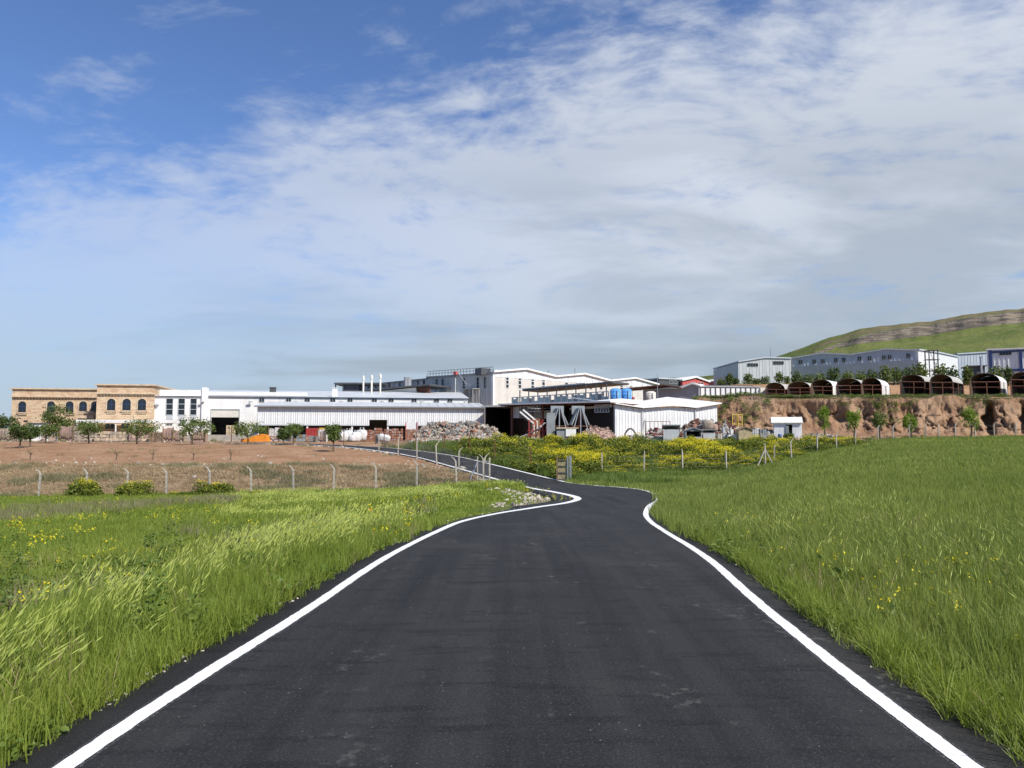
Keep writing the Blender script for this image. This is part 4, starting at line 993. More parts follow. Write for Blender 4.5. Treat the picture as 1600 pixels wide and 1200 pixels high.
for a, b in ((165, 179), (190, 203)): window(F2, F2.rect(a, 662, b, 670), (1, 0), M_stonetrim); balusters(F2, a, b, 671, 675.5, -.05, 6)
# white awning roof along its foot
A = Front('entrance_canopy', 'long flat white canopy on posts before the stone wing', 'canopy', 119, 124.5, 272, 126, 1.6)
zt = A.hit(200, 656)[1]; A.part('roof', M_white, MB().box(0, A.L, 0, 3.2, zt - .5, zt))
for i in range(6): x = .2 + i * (A.L - .4) / 5; A.part('post', M_white, MB().box(x - .08, x + .08, .1, .26, -.4, zt - .5))

# ================================================================== WHITE FACTORY HALL
F = Front('factory_hall', 'long white factory hall with dark windows and roller door', 'factory', 239.6, 130.2, 731, 138, 1.6)
H = F.hit(300, 619)[1]; x0, x1, z0, z1 = F.rect(330, 640, 373.5, 676); HOLE = (x0, x1, 0, z1)
wall_with_hole(F, 'front_wall', M_white, F.L, H, HOLE)
F.part('side_wall', M_white, MB().box(0, .3, .3, 34, 0, H).box(F.L - .3, F.L, .3, 34, 0, H).box(.3, F.L - .3, 33.7, 34, 0, H))
F.part('floor', M_conc, MB().box(.3, F.L - .3, .3, 33.7, -.5, .02))
zr0, zr1 = H, F.hit(300, 610.3)[1] + .1
RDG = 17
F.part('roof', M_roofg, MB().prism([(-.35, zr0 + .02), (.35, zr0 + .15), (RDG, zr1 + 1.1), (34.3, zr0 + .1), (34.3, zr0), (RDG, zr1 + .95), (-.35, zr0)], -.2, F.L + .15, 'x'))
xp = F.hit(250, 615)[0]
F.part('parapet', M_white, MB().box(F.hit(249.5, 615)[0], F.hit(316, 615)[0], -.10, .25, zr0 - .001, zr1))
F.part('parapet', M_white, MB().box(F.hit(316, 615)[0], F.hit(480, 615)[0], .02, .3, zr0 + .2, zr1 - .25))
F.part('cornice', M_lgrey, MB().box(F.hit(249.5, 615)[0], F.L, -.14, -.002, zr0 - .16, zr0 - .02))
x0, x1, z0, z1 = F.rect(315.5, 605.5, 325, 680); F.part('pier', M_white, MB().box(x0, x1, -.4, -.003, 0, z1 - .5).prism([(x0, z1 - .5), (x1, z1 - .5), (x1, z1 - .15), (x1 - .3, z1), (x0, z1)], -.4, .4))
for a in ((260, 270), (279, 288.5), (298, 307)):
    window(F, F.rect(a[0], 623, a[1], 648), (0, 2), M_lgrey, .1); window(F, F.rect(a[0], 656, a[1], 664), (1, 0), M_lgrey, .1)
    x0, x1, z0, z1 = F.rect(a[0], 648.8, a[1], 655); F.part('spandrel', M_lgrey, MB().box(x0, x1, -.05, -.002, z0, z1))
for cx in (409, 451, 480, 520, 547, 585, 611, 647, 682, 703): window(F, F.rect(cx - 3.7, 622.3, cx + 3.7, 628), (1, 0), M_lgrey, .08)
for i, cx in enumerate((317, 392, 463, 533, 597, 659, 727)):
    x, z = F.hit(cx, 626); F.part('wall_lamp', M_lgrey, MB().box(x - .06, x + .06, -.55, -.003, z - .1, z).box(x - .35, x + .35, -.7, -.45, z - .28, z - .08))
x0, x1, z0, z1 = F.rect(330, 640, 373.5, 652)
F.part('roller_door', M_cream, MB().box(x0, x1, .05, .15, z0, z1 - .01))
for i in range(7): zz = z0 + (i + .5) * (z1 - z0) / 7; F.part('slat', M_cream, MB().box(x0 + .02, x1 - .02, .02, .05, zz - .1, zz + .09))
F.part('door_frame', M_lgrey, MB().box(HOLE[0] - .15, HOLE[0], -.1, .3, 0, HOLE[3] + .15).box(HOLE[1], HOLE[1] + .15, -.1, .3, 0, HOLE[3] + .15).box(HOLE[0], HOLE[1], -.1, -.003, HOLE[3], HOLE[3] + .15))
for cx, cy, w_, h_, m_ in ((425.5, 610.5, 1.0, .55, M_dgrey), (523, 611.5, .9, .6, M_white)):
    x, z = F.hit(cx, cy); F.part('roof_vent', m_, MB().box(x - w_ / 2, x + w_ / 2, .2, 1.0, zr0 + .15, z + h_).box(x - w_ / 2 - .08, x + w_ / 2 + .08, .12, 1.08, z + h_, z + h_ + .08))
x0, x1, z0, z1 = F.rect(241, 617, 249, 622); F.part('sign_bracket', M_lgrey, MB().box(x0, x1, -.5, -.003, z0 - 1.2, z0 - .9))

# ================================================================== LEAN-TO SHED
S = Front('lean_to_shed', 'long lean-to of pale ribbed metal sheets against the white hall', 'shed', 402, 119.0, 756, 124.0, 1.65)
ztop = S.hit(560, 636.5)[1]; zbot = S.hit(560, 664)[1]
x0, x1, z0, z1 = S.rect(577, 656, 606, 666)
for a, b, zl in ((0, x0, zbot), (x0, x1, z1), (x1, S.L, zbot)): sheet_panels(S, M_white2, a, b, zl, ztop, 0, 1.0, 3)
zl = S.hit(412, 665)[1]
DEP = 11.5; zup = ztop + 1.25
S.part('roof', M_roofg, MB().prism([(-.5, ztop + .02), (DEP, zup + .02), (DEP, zup + .14), (-.5, ztop + .14)], -.4, S.L + .4, 'x'))
S.part('gutter', M_fascia, MB().box(-.4, S.L + .4, -.62, -.502, ztop - .06, ztop + .16))
for i in range(26): x = .3 + i * (S.L - .6) / 25; S.part('roof_seam', M_roofg, MB().prism([(-.48, ztop + .142), (DEP - .1, zup + .142), (DEP - .1, zup + .19), (-.48, ztop + .19)], x, x + .07, 'x'))
S.part('side_wall', M_grey, MB().prism([(.0, -.3), (DEP, -.3), (DEP, zup), (0, ztop)], .02, .1, 'x').prism([(.0, zbot), (DEP, zbot), (DEP, zup), (0, ztop)], S.L - .1, S.L - .02, 'x'))  # side walls greyer than the front: their shade is put into the colour
S.part('rear_shade_panel', M_dgrey, MB().box(.1, S.L - .1, DEP - 3.0, DEP - 2.9, -.3, zup - .2))  # dark sheet added to paint the shade in the opening below
for cx in (402.5, 480, 550, 606, 660, 710, 755): x = min(max(S.hit(cx, 670)[0], .15), S.L - .15); S.part('post', M_white2, MB().box(x - .13, x + .13, .06, .32, -.4, ztop - .01))
S.part('sill_beam', M_lgrey, MB().box(0, x0, -.08, -.062, zbot - .12, zbot + .06).box(x1, S.L, -.08, -.062, zbot - .12, zbot + .06).box(x0 - .1, x0, .01, .05, zbot, z1).box(x1, x1 + .1, .01, .05, zbot, z1))

# ================================================================== THREE-GABLE HALL (corner in view) and its long grey side
F = Front('gabled_hall', 'big beige hall with three white gables and stacked slit windows', 'factory', 770.5, 150, 1028, 183.5, 4.0)
ze = F.hit(800, 590.5)[1]; g = F.L / 3; rise = F.hit(825, 577.5)[1] - ze
h0 = rise * .42; rise *= .95
F.part('front_wall', M_beige, MB().box(0, F.L, 0, .3, -3, ze - .002))
for i in range(3):
    a = i * g
    F.part('gable', M_white2, MB().prism([(a, ze), (a + g, ze), (a + g, ze + h0), (a + g / 2, ze + rise), (a, ze + h0)], -.04, .26))
    F.part('gable_trim', M_white, MB().prism([(a - .1, ze + h0), (a + g / 2, ze + rise + .02), (a + g + .1, ze + h0), (a + g + .1, ze + h0 + .35), (a + g / 2, ze + rise + .37), (a - .1, ze + h0 + .35)], -.5, -.05))
    for j in range(1, 9):
        x = a + j * g / 9; hh = h0 + (rise - h0) * (1 - abs(x - a - g / 2) / (g / 2)); F.part('gable_joint', M_lgrey, MB().box(x - .05, x + .05, -.08, -.045, ze, ze + max(hh, .3)))
    F.part('roof', M_roofg, MB().prism([(a, ze + h0 + .05), (a + g / 2, ze + rise + .07), (a + g, ze + h0 + .05), (a + g, ze + h0 + .25), (a + g / 2, ze + rise + .27), (a, ze + h0 + .25)], -.04, 40))
for cx, y0_, y1_ in ((792.5, 588.3, 606.5), (812, 589.2, 607), (832, 590.3, 608), (849, 591, 608.5), (885, 592.5, 608.5), (902.6, 593.3, 608.5), (923, 594.2, 608.5), (939, 595, 609), (971, 597, 609.5), (985.7, 597.6, 610), (1001, 598.2, 610.5), (1016, 599, 611)):
    for k in range(3):
        a = y0_ + (y1_ - y0_) * k / 3 + .3; b = y0_ + (y1_ - y0_) * (k + 1) / 3 - .7; window(F, F.rect(cx - 1.9, a, cx + 1.9, b), (0, 0), M_white2, .06)
for i in range(1, 14): x = i * F.L / 14; F.part('wall_joint', M_lgrey, MB().box(x - .03, x + .03, -.02, -.002, -3, ze - .01))
F.part('corner_trim', M_white, MB().box(-.2, .25, -.22, .3, -3, ze + .1))
F.part('roof_unit', M_dgrey, MB().box(-1.8, .6, 1.5, 3.5, ze + .4, ze + 1.7)); F.part('roof_cowl', M_white, MB().tube((1.6, 1, ze + .4), (1.6, 1, ze + 1.2), .45, .45, 10).tube((1.6, 1, ze + 1.2), (1.6, 1, ze + 1.5), .45, .1, 10))
for cx, hh in ((867, 2.4), (908.6, 3.2)): x, z = F.hit(cx, 590); F.part('roof_mast', M_dgrey, MB().tube((x, 2, ze), (x, 2, ze + rise + hh * .5 if cx > 900 else ze + hh), .07, .05, 6))
# long side wall, its own facade plane going back to the left
G = Front('grey_long_hall', 'long dark grey side hall with roof railing receding behind the white hall', 'factory', 548, 178, 769.8, 150.2, 4.0)
zs = G.hit(765, 585)[1]; zs0 = G.hit(560, 604)[1]; xm = G.hit(667, 600)[0]
zm = G.hit(667, 591)[1]; top = lambda x: np.interp(x, [0, xm - .01, xm, G.L], [zs0, zm - .6, zm, zs])
sheet_panels(G, M_midg, 0, xm, -3, lambda x: np.interp(x, [0, xm], [zs0, zm - .3]), 0, 1.6, 2); sheet_panels(G, M_midg, xm, G.L, -3, lambda x: np.interp(x, [xm, G.L], [zm, zs]), 0, 1.6, 2)
G.part('eaves', M_fascia, MB().prism([(0, zs0), (xm, zm - .3), (xm, zm + .0), (0, zs0 + .3)], -.25, .4).prism([(xm, zm), (G.L, zs), (G.L, zs + .35), (xm, zm + .35)], -.25, .4))
for cx in (682, 692, 725, 746.6, 758):
    for k in range(3): a = 592.5 + (692 - cx) * .04 + k * 5.8; window(G, G.rect(cx - 1.3, a, cx + 1.3, a + 4.6), (0, 0), M_dgrey, .05)
for cx in (552.5, 560.5, 576, 588, 599.5, 608.5, 625.5, 653, 662.5): a = 604 - (cx - 552) * .085; window(G, G.rect(cx - 1.3, a, cx + 1.3, a + 5), (0, 0), M_dgrey, .05)
rail = MB(); x_a = G.hit(667, 590)[0]
for i in range(22):
    x = x_a + i * (G.L - x_a) / 21; z = float(top(x)) + .35; rail.tube((x, .1, z), (x, .1, z + 1.1), .05, None, 5)
for dz_ in (.55, 1.1): rail.tube((x_a, .1, float(zm) + .35 + dz_), (G.L, .1, float(zs) + .35 + dz_), .045, None, 5)
G.part('roof_railing', M_dgrey, rail)
st = MB(); xs, zs_ = G.hit(738, 608)
for dx_ in (-.1, 2.1):
    for dy_ in (-2.2, -.4): st.box(xs + dx_ - .08, xs + dx_ + .08, dy_ - .08, dy_ + .08, -3, zs_)
st.box(xs - .3, xs + 2.3, -2.4, -.2, zs_ - .15, zs_); st.beam((xs - 4.5, -1.2, zs_ - 4.5), (xs - .2, -1.2, zs_ - .1), .9, .2); st.beam((xs - 4.0, -1.2, zs_ + 4.6), (xs + .2, -1.2, zs_ + .2), .12, .08)
for dz_ in (.5, 1.0): st.tube((xs - .2, -2.3, zs_ + dz_), (xs + 2.2, -2.3, zs_ + dz_), .04, None, 5)
G.part('escape_stair', M_grey, st)
xs, zs_ = G.hit(713, 585); G.part('roof_box', M_redw, MB().box(xs - .4, xs + .4, -.5, .2, zs_ - .1, zs_ + .55)); G.part('downpipe', M_lgrey, MB().tube((xs + .1, -.35, -3), (xs + .1, -.35, zs_ - .8), .12, None, 8))
# low shed roof in front of it, three flues and the left canopy
E = Front('sloping_roof_annex', 'dark monopitch roofed annex rising behind the white hall', 'shed', 547, 158, 671, 150, 4.0)
za = E.hit(547, 613.5)[1]; zb_ = E.hit(671, 601)[1]
E.part('wall', M_cream, MB().prism([(0, -2), (E.L - 3.2, -2), (E.L - 3.2, za + (zb_ - za) * .82 - .3), (0, za - .25)], .02, .3)); E.part('end_wall', M_rust, MB().box(E.L - 3.2, E.L - .3, .6, .8, -2, zb_ - .5))
E.part('roof', M_dgrey, MB().prism([(-1, za - .12), (E.L + .3, zb_ - .15), (E.L + .3, zb_ + .12), (-1, za + .15)], -.6, 8))
for cx, yt, lab in ((568, 586.5, 'leftmost of three white flue pipes above the factory roof'), (581, 585.3, 'middle of three white flue pipes above the factory roof'), (594.5, 583.5, 'rightmost and tallest of three white flue pipes above the factory roof')):
    p_ = at(cx, yt, 147.0); fl = empty('flue_pipe', (p_[0], 147, 7.0), 0, lab, 'flue', 'white flues on the factory'); hh = p_[2] - 7
    MB().tube((0, 0, 0), (0, 0, hh - .9), .16, .16, 12).build('pipe', M_cream, fl, True); MB().tube((0, 0, hh - 1.0), (0, 0, hh - .45), .25, .25, 12).tube((0, 0, hh - .45), (0, 0, hh), .25, .08, 12).build('cowl', M_cream, fl)
K = Front('roof_canopy', 'dark flat canopy on posts at the left end of the grey hall', 'canopy', 522, 163, 556, 163, 6.0)
zt = K.hit(540, 598)[1]; K.part('roof', M_dgrey, MB().box(0, K.L + 6, -.5, 6, zt - .35, zt)); K.part('core', M_dgrey, MB().box(K.L * .38, K.L + .5, .3, 5, 0, zt - .35))
for x in (.25, K.L * .4): K.part('post', M_dgrey, MB().box(x - .12, x + .12, -.2, .04, 0, zt - .35))
for cx in (635, 639): p_ = at(cx, 589.5, 162); MB().tube((0, 0, 0), (0, 0, p_[2] - 9), .5, .5, 10).build('vent_stack', M_grey, None, label='grey vent stack standing on the long hall, %s one of the pair' % ('left' if cx < 637 else 'right'), category='vent').location = (p_[0], 162, 9)

# ================================================================== OPEN SHED and WHITE DOUBLE-ROOF SHED in the yard
D = Front('dark_open_shed', 'shade-dark open-fronted bay beside the lean-to', 'shed', 757, 121.5, 797, 119.5, 1.8)
zt = D.hit(775, 636)[1]; D.part('roof', M_roofg, MB().box(-.2, D.L + .6, -.7, 13, zt, zt + .25)); D.part('back_wall', M_black, MB().box(0, D.L, 8, 8.2, -.3, zt)); D.part('side_wall', M_black, MB().box(D.L - .15, D.L, .3, 8, -.3, zt).box(0, .15, .3, 8, -.3, zt))  # bay walls coloured black to stand in for the shade inside
O = Front('open_yard_shed', 'open-fronted shed with thin white roof and steel trusses over the stone yard', 'shed', 790, 116.5, 961, 104.2, 2.0)
zl, zr = O.hit(800, 633)[1], O.hit(958, 629)[1]
O.part('roof', M_white2, MB().prism([(-.5, zl), (O.L, zr), (O.L, zr + .22), (-.5, zl + .22)], -1.2, 9.0))
for i in range(34): x = i * O.L / 33; z = zl + (zr - zl) * x / O.L; O.part('purlin', M_rust, MB().box(x - .06, x + .06, -1.15, 8.9, z - .16, z - .012))
O.part('back_wall', M_black, MB().box(0, O.L, 8.6, 8.8, -.3, zl - .2));  # black back wall paints the deep shade under this roof
x0, x1, z0, z1 = O.rect(808, 640, 842, 653); O.part('partition', M_lgrey, MB().box(x0, x1, 4, 4.15, z0, z1)); x0, x1, z0, z1 = O.rect(797, 635.5, 808.5, 653); O.part('control_cabin', M_lgrey, MB().box(x0, x1, .4, 2.6, z0, z1))
for cx in (800, 848, 905, 958): x = O.hit(cx, 650)[0]; O.part('post', M_rust, MB().box(x - .12, x + .12, -.1, .14, -.4, zl + (zr - zl) * x / O.L - .17))
def truss(F, xa, xb, zt, h, y, m_, n=8):
    mb = MB(); mb.beam((xa, y, zt), (xb, y, zt), .1, .1); mb.beam((xa, y, zt - h), (xb, y, zt - h), .1, .1)
    for i in range(n): x = xa + (xb - xa) * i / n; x2 = xa + (xb - xa) * (i + 1) / n; mb.beam((x, y, zt - h), (x, y, zt), .08, .08); mb.beam((x, y, zt - h), (x2, y, zt), .06, .06)
    F.part('truss', m_, mb)
truss(O, O.hit(928, 640)[0], O.L - .2, zr - .25, 1.0, .2, M_metal, 7); truss(O, O.hit(806, 640)[0], O.hit(842, 640)[0], zl - .25, .8, .5, M_metal, 7)
MS = Front('white_sheet_shed', 'white ribbed metal shed with zigzag double roof in the yard', 'shed', 961, 104.0, 1120.5, 112, 2.0)
pts = [(961, 631.5), (1002, 638), (1047, 634), (1085, 637.5), (1123.5, 631)]
prof_ = [MS.hit(a, b) for a, b in pts]; pxs = [q_[0] for q_ in prof_]; pzs = [q_[1] for q_ in prof_]
sheet_panels(MS, M_white2, 0, MS.L, -.4, lambda x: float(np.interp(x, pxs, pzs)) - .08, 0, 1.0, 2)
for i in range(4):
    a, b = prof_[i], prof_[i + 1]; nm = MB()
    up_ = 1.5
    nm.add([(a[0] - (.3 if i == 0 else 0), -.6, a[1]), (b[0], -.6, b[1]), (b[0], 12, b[1] + up_), (a[0] - (.3 if i == 0 else 0), 12, a[1] + up_)] + [(a[0] - (.3 if i == 0 else 0), -.6, a[1] + .14), (b[0], -.6, b[1] + .14), (b[0], 12, b[1] + up_ + .14), (a[0] - (.3 if i == 0 else 0), 12, a[1] + up_ + .14)], [(0,1,2,3),(4,5,6,7),(0,1,5,4),(1,2,6,5),(2,3,7,6),(3,0,4,7)])
    MS.part('roof_slope', M_white, nm)
MS.part('shade_panel', M_black, MB().box(-.14, -.02, .3, 12, -.4, pzs[0] - .4))  # added black sheet: paints shade over the white wall seen through the open shed
MS.part('side_wall', M_white2, MB().box(.0, .12, .1, 12, -.4, pzs[0] - .05).box(MS.L - .12, MS.L, .1, 12, -.4, pzs[-1] - .1))
for cx in (1002, 1085): x = MS.hit(cx, 650)[0]; MS.part('downpipe', M_lgrey, MB().tube((x, -.18, -.3), (x, -.18, float(np.interp(x, pxs, pzs)) - .1), .08, None, 8))
x = MS.hit(1004, 650)[0]; MS.part('leaning_pole', M_dgrey, MB().tube((x, -.6, 0), (x + .2, -.25, 2.6), .06, None, 6))
# ================================================================== UPPER TERRACE
RK = Front('glass_rack_row', 'long rack of pale glass sheets in frames above the open shed', 'glass rack', 800, 132.5, 952, 120.5, 7.2)
zt0, zt1 = RK.hit(815, 620)[1], RK.hit(945, 611)[1]; zb0, zb1 = RK.hit(815, 633)[1], RK.hit(945, 630)[1]
nn = 17
for i in range(nn):
    x = i * RK.L / nn; xb = (i + .93) * RK.L / nn; f0 = i / nn
    zt_ = zt0 + (zt1 - zt0) * f0; k = RK.part('frame', M_metal, MB().box(x, x + .12, -.1, .2, -1, zt_).box(xb - .12, xb, -.1, .2, -1, zt_).box(x + .12, xb - .12, -.08, .18, zt_ - .14, zt_))
    MB().box(x + .13, xb - .13, .02, .08, -1, zt_ - .35 - .5 * (i % 3 == 1)).build('pane', M_sheetglass if i % 4 != 3 else M_slabg, k)
for i in range(10):
    x = .5 + i * RK.L / 10; RK.part('mast', M_dgrey, MB().box(x - .07, x + .07, 1.5, 1.65, -1, zt0 + (zt1 - zt0) * i / 10 + 1.3))
RK.part('canopy', M_dgrey, MB().prism([(RK.L * .05, zt0 + 1.1), (RK.L * .98, zt1 + 1.35), (RK.L * .98, zt1 + 1.65), (RK.L * .05, zt0 + 1.4)], 1.7, 7)); RK.part('canopy_edge', M_lgrey, MB().prism([(RK.L * .05, zt0 + 1.4), (RK.L * .72, zt0 + 1.4 + (zt1 - zt0 + .45) * .49), (RK.L * .72, zt0 + 1.6 + (zt1 - zt0 + .45) * .49), (RK.L * .05, zt0 + 1.55)], 1.55, 1.69))
def tank(name, label, cx, pxw, ytop, ybot, Y, m_, cat='tank', group=None):
    a = at(cx, ybot, Y); b = at(cx, ytop, Y); r_ = pxw / 1200 * Y / 2; h_ = b[2] - a[2]; T_ = empty(name, (a[0], Y, a[2] - .8), 0, label, cat, group)
    MB().tube((0, 0, 0), (0, 0, h_ + .6), r_, r_, 28).build('shell', m_, T_, True)
    MB().tube((0, 0, h_ + .6), (0, 0, h_ + .8), r_ * .98, r_ * .55, 28).build('lid', m_, T_)
    for z in (.35, .6, .85): MB().tube((0, 0, .8 + h_ * z * .9), (0, 0, .88 + h_ * z * .9), r_ * 1.015, r_ * 1.015, 28, cap=True).build('hoop', m_, T_)
    MB().tube((r_ * .2, -r_ - .12, .5), (r_ * .2, -r_ - .12, h_ + .5), .06, None, 6).build('outlet_pipe', M_metal, T_)
tank('water_tank', 'left one of two tall blue plastic water tanks', 962.0, 17, 607, 632, 121, M_blue, group='blue water tanks')
tank('water_tank', 'right one of two tall blue plastic water tanks', 979.0, 16, 607, 632, 122, M_blue, group='blue water tanks')
tank('storage_tank', 'short cream tank behind the blue water tanks', 1017, 15.5, 611.5, 627, 128, M_cream)
tank('gas_cylinder', 'small red cylinder standing beside the blue tank', 989.5, 4.5, 620, 629, 123, M_red, 'cylinder')
B = Front('grey_workshop', 'dark grey gabled workshop with low pitched roof on the terrace', 'workshop', 1005, 146, 1094, 140, 7.8)
z_l, z_p, z_r = B.hit(1012, 607)[1], B.hit(1082, 600.5)[1], B.hit(1094, 604)[1]; x_p = B.hit(1082, 600)[0]; x_v = B.hit(1066, 606)[0]
B.part('wall', M_grey, MB().prism([(0, -1), (B.L, -1), (B.L, z_r), (x_p, z_p), (x_v, z_r - .3), (0, z_l)], 0, 10)); B.part('roof', M_white, MB().prism([(x_v, z_r - .25), (x_p, z_p + .02), (B.L + .3, z_r - .05), (B.L + .3, z_r + .2), (x_p, z_p + .3), (x_v - 1, z_r + .0)], -.4, 10.3)); B.part('corner_trim', M_white, MB().box(B.L - .2, B.L + .05, -.12, -.002, -1, z_r - .1))
x_r = B.hit(985, 603)[0]; zz = B.hit(1040, 601.5)[1]
B.part('canopy', M_rust, MB().prism([(-3.5, z_l + .1), (B.hit(1040, 602)[0], zz), (x_v, z_r), (x_v, z_r - .2), (B.hit(1040, 602)[0], zz - .25), (-3.5, z_l - .15)], -1.5, 3))
for cx in (995, 1034): x = B.hit(cx, 620)[0]; B.part('lamp_post', M_metal, MB().tube((x, -2, -1), (x, -2, B.hit(cx, 585 if cx > 1000 else 610)[1]), .08, .05, 6))
Pn = Front('white_panel_wall', 'row of tall white panels between dark posts on the terrace', 'wall', 1094.5, 140, 1189, 141.5, 8.0)
zt = Pn.hit(1140, 606)[1]
for i in range(12):
    x = i * Pn.L / 12; w_ = Pn.L / 12; Pn.part('panel', M_white2 if i % 3 else M_white, MB().box(x + .16, x + w_ - .06, 0, .12, -.4, zt)); Pn.part('post', M_dgrey, MB().box(x - .05, x + .155, -.1, .2, -.4, zt + .1))
Pn.part('coping', M_grey, MB().box(0, Pn.L, -.15, 4, zt + .102, zt + .35)); Pn.part('upper_roof', M_dgrey, MB().box(Pn.L * .22, Pn.L * 1.05, 4.2, 9, zt + .2, zt + .8))
x0, x1, z0, z1 = Pn.rect(1187, 606, 1195, 622); Pn.part('end_panel', M_cream, MB().box(x0, x1, -.4, .5, z0 - .3, z1))
RH = Front('red_gable_hall', 'small distant hall with red gable end and white roof trim', 'hall', 1067, 205, 1108, 210, 12)
zt = RH.hit(1087, 596)[1]; zp = RH.hit(1088, 590.3)[1]
RH.part('wall', M_redw, MB().prism([(0, -5), (RH.L, -5), (RH.L, zt), (RH.L * .5, zp), (0, zt)], 0, 14)); RH.part('roof', M_white, MB().prism([(-.3, zt - .1), (RH.L * .5, zp), (RH.L + .3, zt - .1), (RH.L + .3, zt + .35), (RH.L * .5, zp + .5), (-.3, zt + .35)], -.4, 14.3))
for cx in (1080, 1085, 1092, 1097): window(RH, RH.rect(cx - 1.4, 597.5, cx + 1.4, 600.5), (0, 0), M_white, .06)
RG = Front('dark_office_block', 'low dark grey block with square windows beside the red gable hall', 'office', 1030, 203, 1067, 206, 12)
zt = RG.hit(1050, 593)[1]; RG.part('wall', M_dgrey, MB().box(0, RG.L - .05, 0, 12, -5, zt)); RG.part('coping', M_lgrey, MB().box(-.2, RG.L - .06, -.3, 12, zt + .002, zt + .35))
for cx in (1048.5, 1055): window(RG, RG.rect(cx - 2.2, 595, cx + 2.2, 599), (1, 0), M_lgrey, .08)
RS = Front('small_red_house', 'tiny white-roofed red house half hidden by trees under the hill', 'house', 1118, 215, 1137, 216, 13)
zt = RS.hit(1127, 596.5)[1]; RS.part('wall', M_redw, MB().box(0, RS.L, 0, 6, -4, zt)); RS.part('roof', M_white, MB().prism([(-.4, zt), (RS.L * .5, zt + .8), (RS.L + .4, zt), (RS.L + .4, zt + .2), (RS.L * .5, zt + 1.05), (-.4, zt + .2)], -.4, 6.4)); window(RS, RS.rect(1124, 599, 1130, 602.5), (1, 0), M_white, .06)
# ---- blue-grey halls under the hill
def hall(name, label, px0, Y0, px1, Y1, zb, prof, m_, dep, strips=(), plinth=None, trim=None, cat='hall'):
    H_ = Front(name, label, cat, px0, Y0, px1, Y1, zb); pf = [H_.hit(a, b) for a, b in prof]; xs_ = [q_[0] for q_ in pf]; zs_ = [q_[1] for q_ in pf]; xs_[0] = 0; xs_[-1] = H_.L
    sheet_panels(H_, m_, 0, H_.L, -6, lambda x: float(np.interp(x, xs_, zs_)), 0, 1.7, 2)
    H_.part('body', m_, MB().prism([(0.05, -6), (H_.L - .05, -6)] + [(min(max(a, .05), H_.L - .05), b - .1) for a, b in list(zip(xs_, zs_))[::-1]], .03, dep))
    H_.part('roof_edge', trim or M_bluegrey, MB().prism(list(zip(xs_, zs_)) + [(a, b + .3) for a, b in list(zip(xs_, zs_))[::-1]], -.3, dep + .3))
    if plinth: z = plinth; z0_ = H_.hit(px0 + 5, z[0])[1]; H_.part('plinth', M_blueg2, MB().box(0, H_.L, -.16, -.07, -6, z0_))
    for r_ in strips: window(H_, H_.rect(*r_[:4]), (r_[4], 0), M_fascia, .06, y=-.07)
    return H_
hall('blue_grey_block', 'pale grey end block with two strip windows under the hill', 1155, 186, 1238, 187, 14, [(1155, 566), (1195, 559.5), (1238, 560.5)], M_lgrey, 18, [(1168, 568, 1184, 572, 3), (1208, 564.7, 1224, 569, 3)])
hall('blue_grey_hall', 'long blue-grey hall with zigzag roof and paired windows', 1238.3, 188, 1438, 172, 14, [(1238, 560.8), (1283, 553), (1330, 555), (1384, 546.5), (1438, 548)], M_bluegrey, 22,
     [(c2 - 1.0, y_ - 3, c2 + 1.0, y_ + 3, 0) for c1, y_ in ((1251, 566), (1272.5, 565), (1286, 564.5), (1306, 563), (1318.5, 562.5), (1343, 560.5), (1359, 560), (1381, 558.5), (1390, 558), (1419, 556)) for c2 in (c1 - 1.6, c1 + 1.6)], plinth=(572.5,))
EW = hall('white_hall_end', 'bright white end of the hall facing right beneath the hill', 1438.3, 171.8, 1500, 190, 14, [(1438, 548), (1470, 552.5), (1500, 559)], M_white2, 3)
tw = empty('steel_tower', (X_at(1459, 166), 166, 14.5), 0, 'dark steel frame tower before the white hall end', 'tower'); mb = MB(); hT = at(1459, 547, 166)[2] - 14.5; 
for a in (-.95, .95):
    for b in (-.8, .8): mb.box(a - .09, a + .09, b - .09, b + .09, -3, hT)
for z in (hT * .35, hT * .7, hT - .1): mb.box(-1.3, 1.3, -1.0, 1.0, z - .08, z)
mb.beam((-.95, -.8, 0), (.95, -.8, hT * .7), .07, .07); mb.beam((.95, -.8, hT * .35), (-.95, -.8, hT), .07, .07); mb.build('frame', M_dgrey, tw)
hall('grey_far_hall', 'plain grey hall between white hall end and blue-framed building', 1499, 196, 1547, 196, 14, [(1499, 554), (1547, 551)], M_bluegrey, 12)
BF = hall('blue_framed_building', 'white panelled building with dark blue frame at the right edge', 1546, 168, 1668, 160, 13.5, [(1546, 547), (1668, 543)], M_white2, 14, [(1562, 549, 1580, 554.5, 3), (1612, 548, 1630, 553.5, 3)], trim=M_white)
for cx in (1547.5, 1595, 1642): x = BF.hit(cx, 560)[0]; x = max(x, .2); BF.part('blue_column', M_bluef, MB().box(x - .3, x + .3, -.25, -.065, -6, BF.hit(cx, 548)[1]))
zz = BF.hit(1570, 547.6)[1]; BF.part('blue_band', M_bluef, MB().box(.5, BF.L, -.2, -.066, zz - .45, zz - .05)); zz = BF.hit(1570, 578)[1]; BF.part('blue_band', M_bluef, MB().box(.5, BF.L, -.2, -.066, zz - .4, zz + .1))
KI = Front('dark_kiosk', 'small dark flat-roofed kiosk under the blue-framed building', 'kiosk', 1514, 158, 1545, 157, 14); zt = KI.hit(1530, 571)[1]
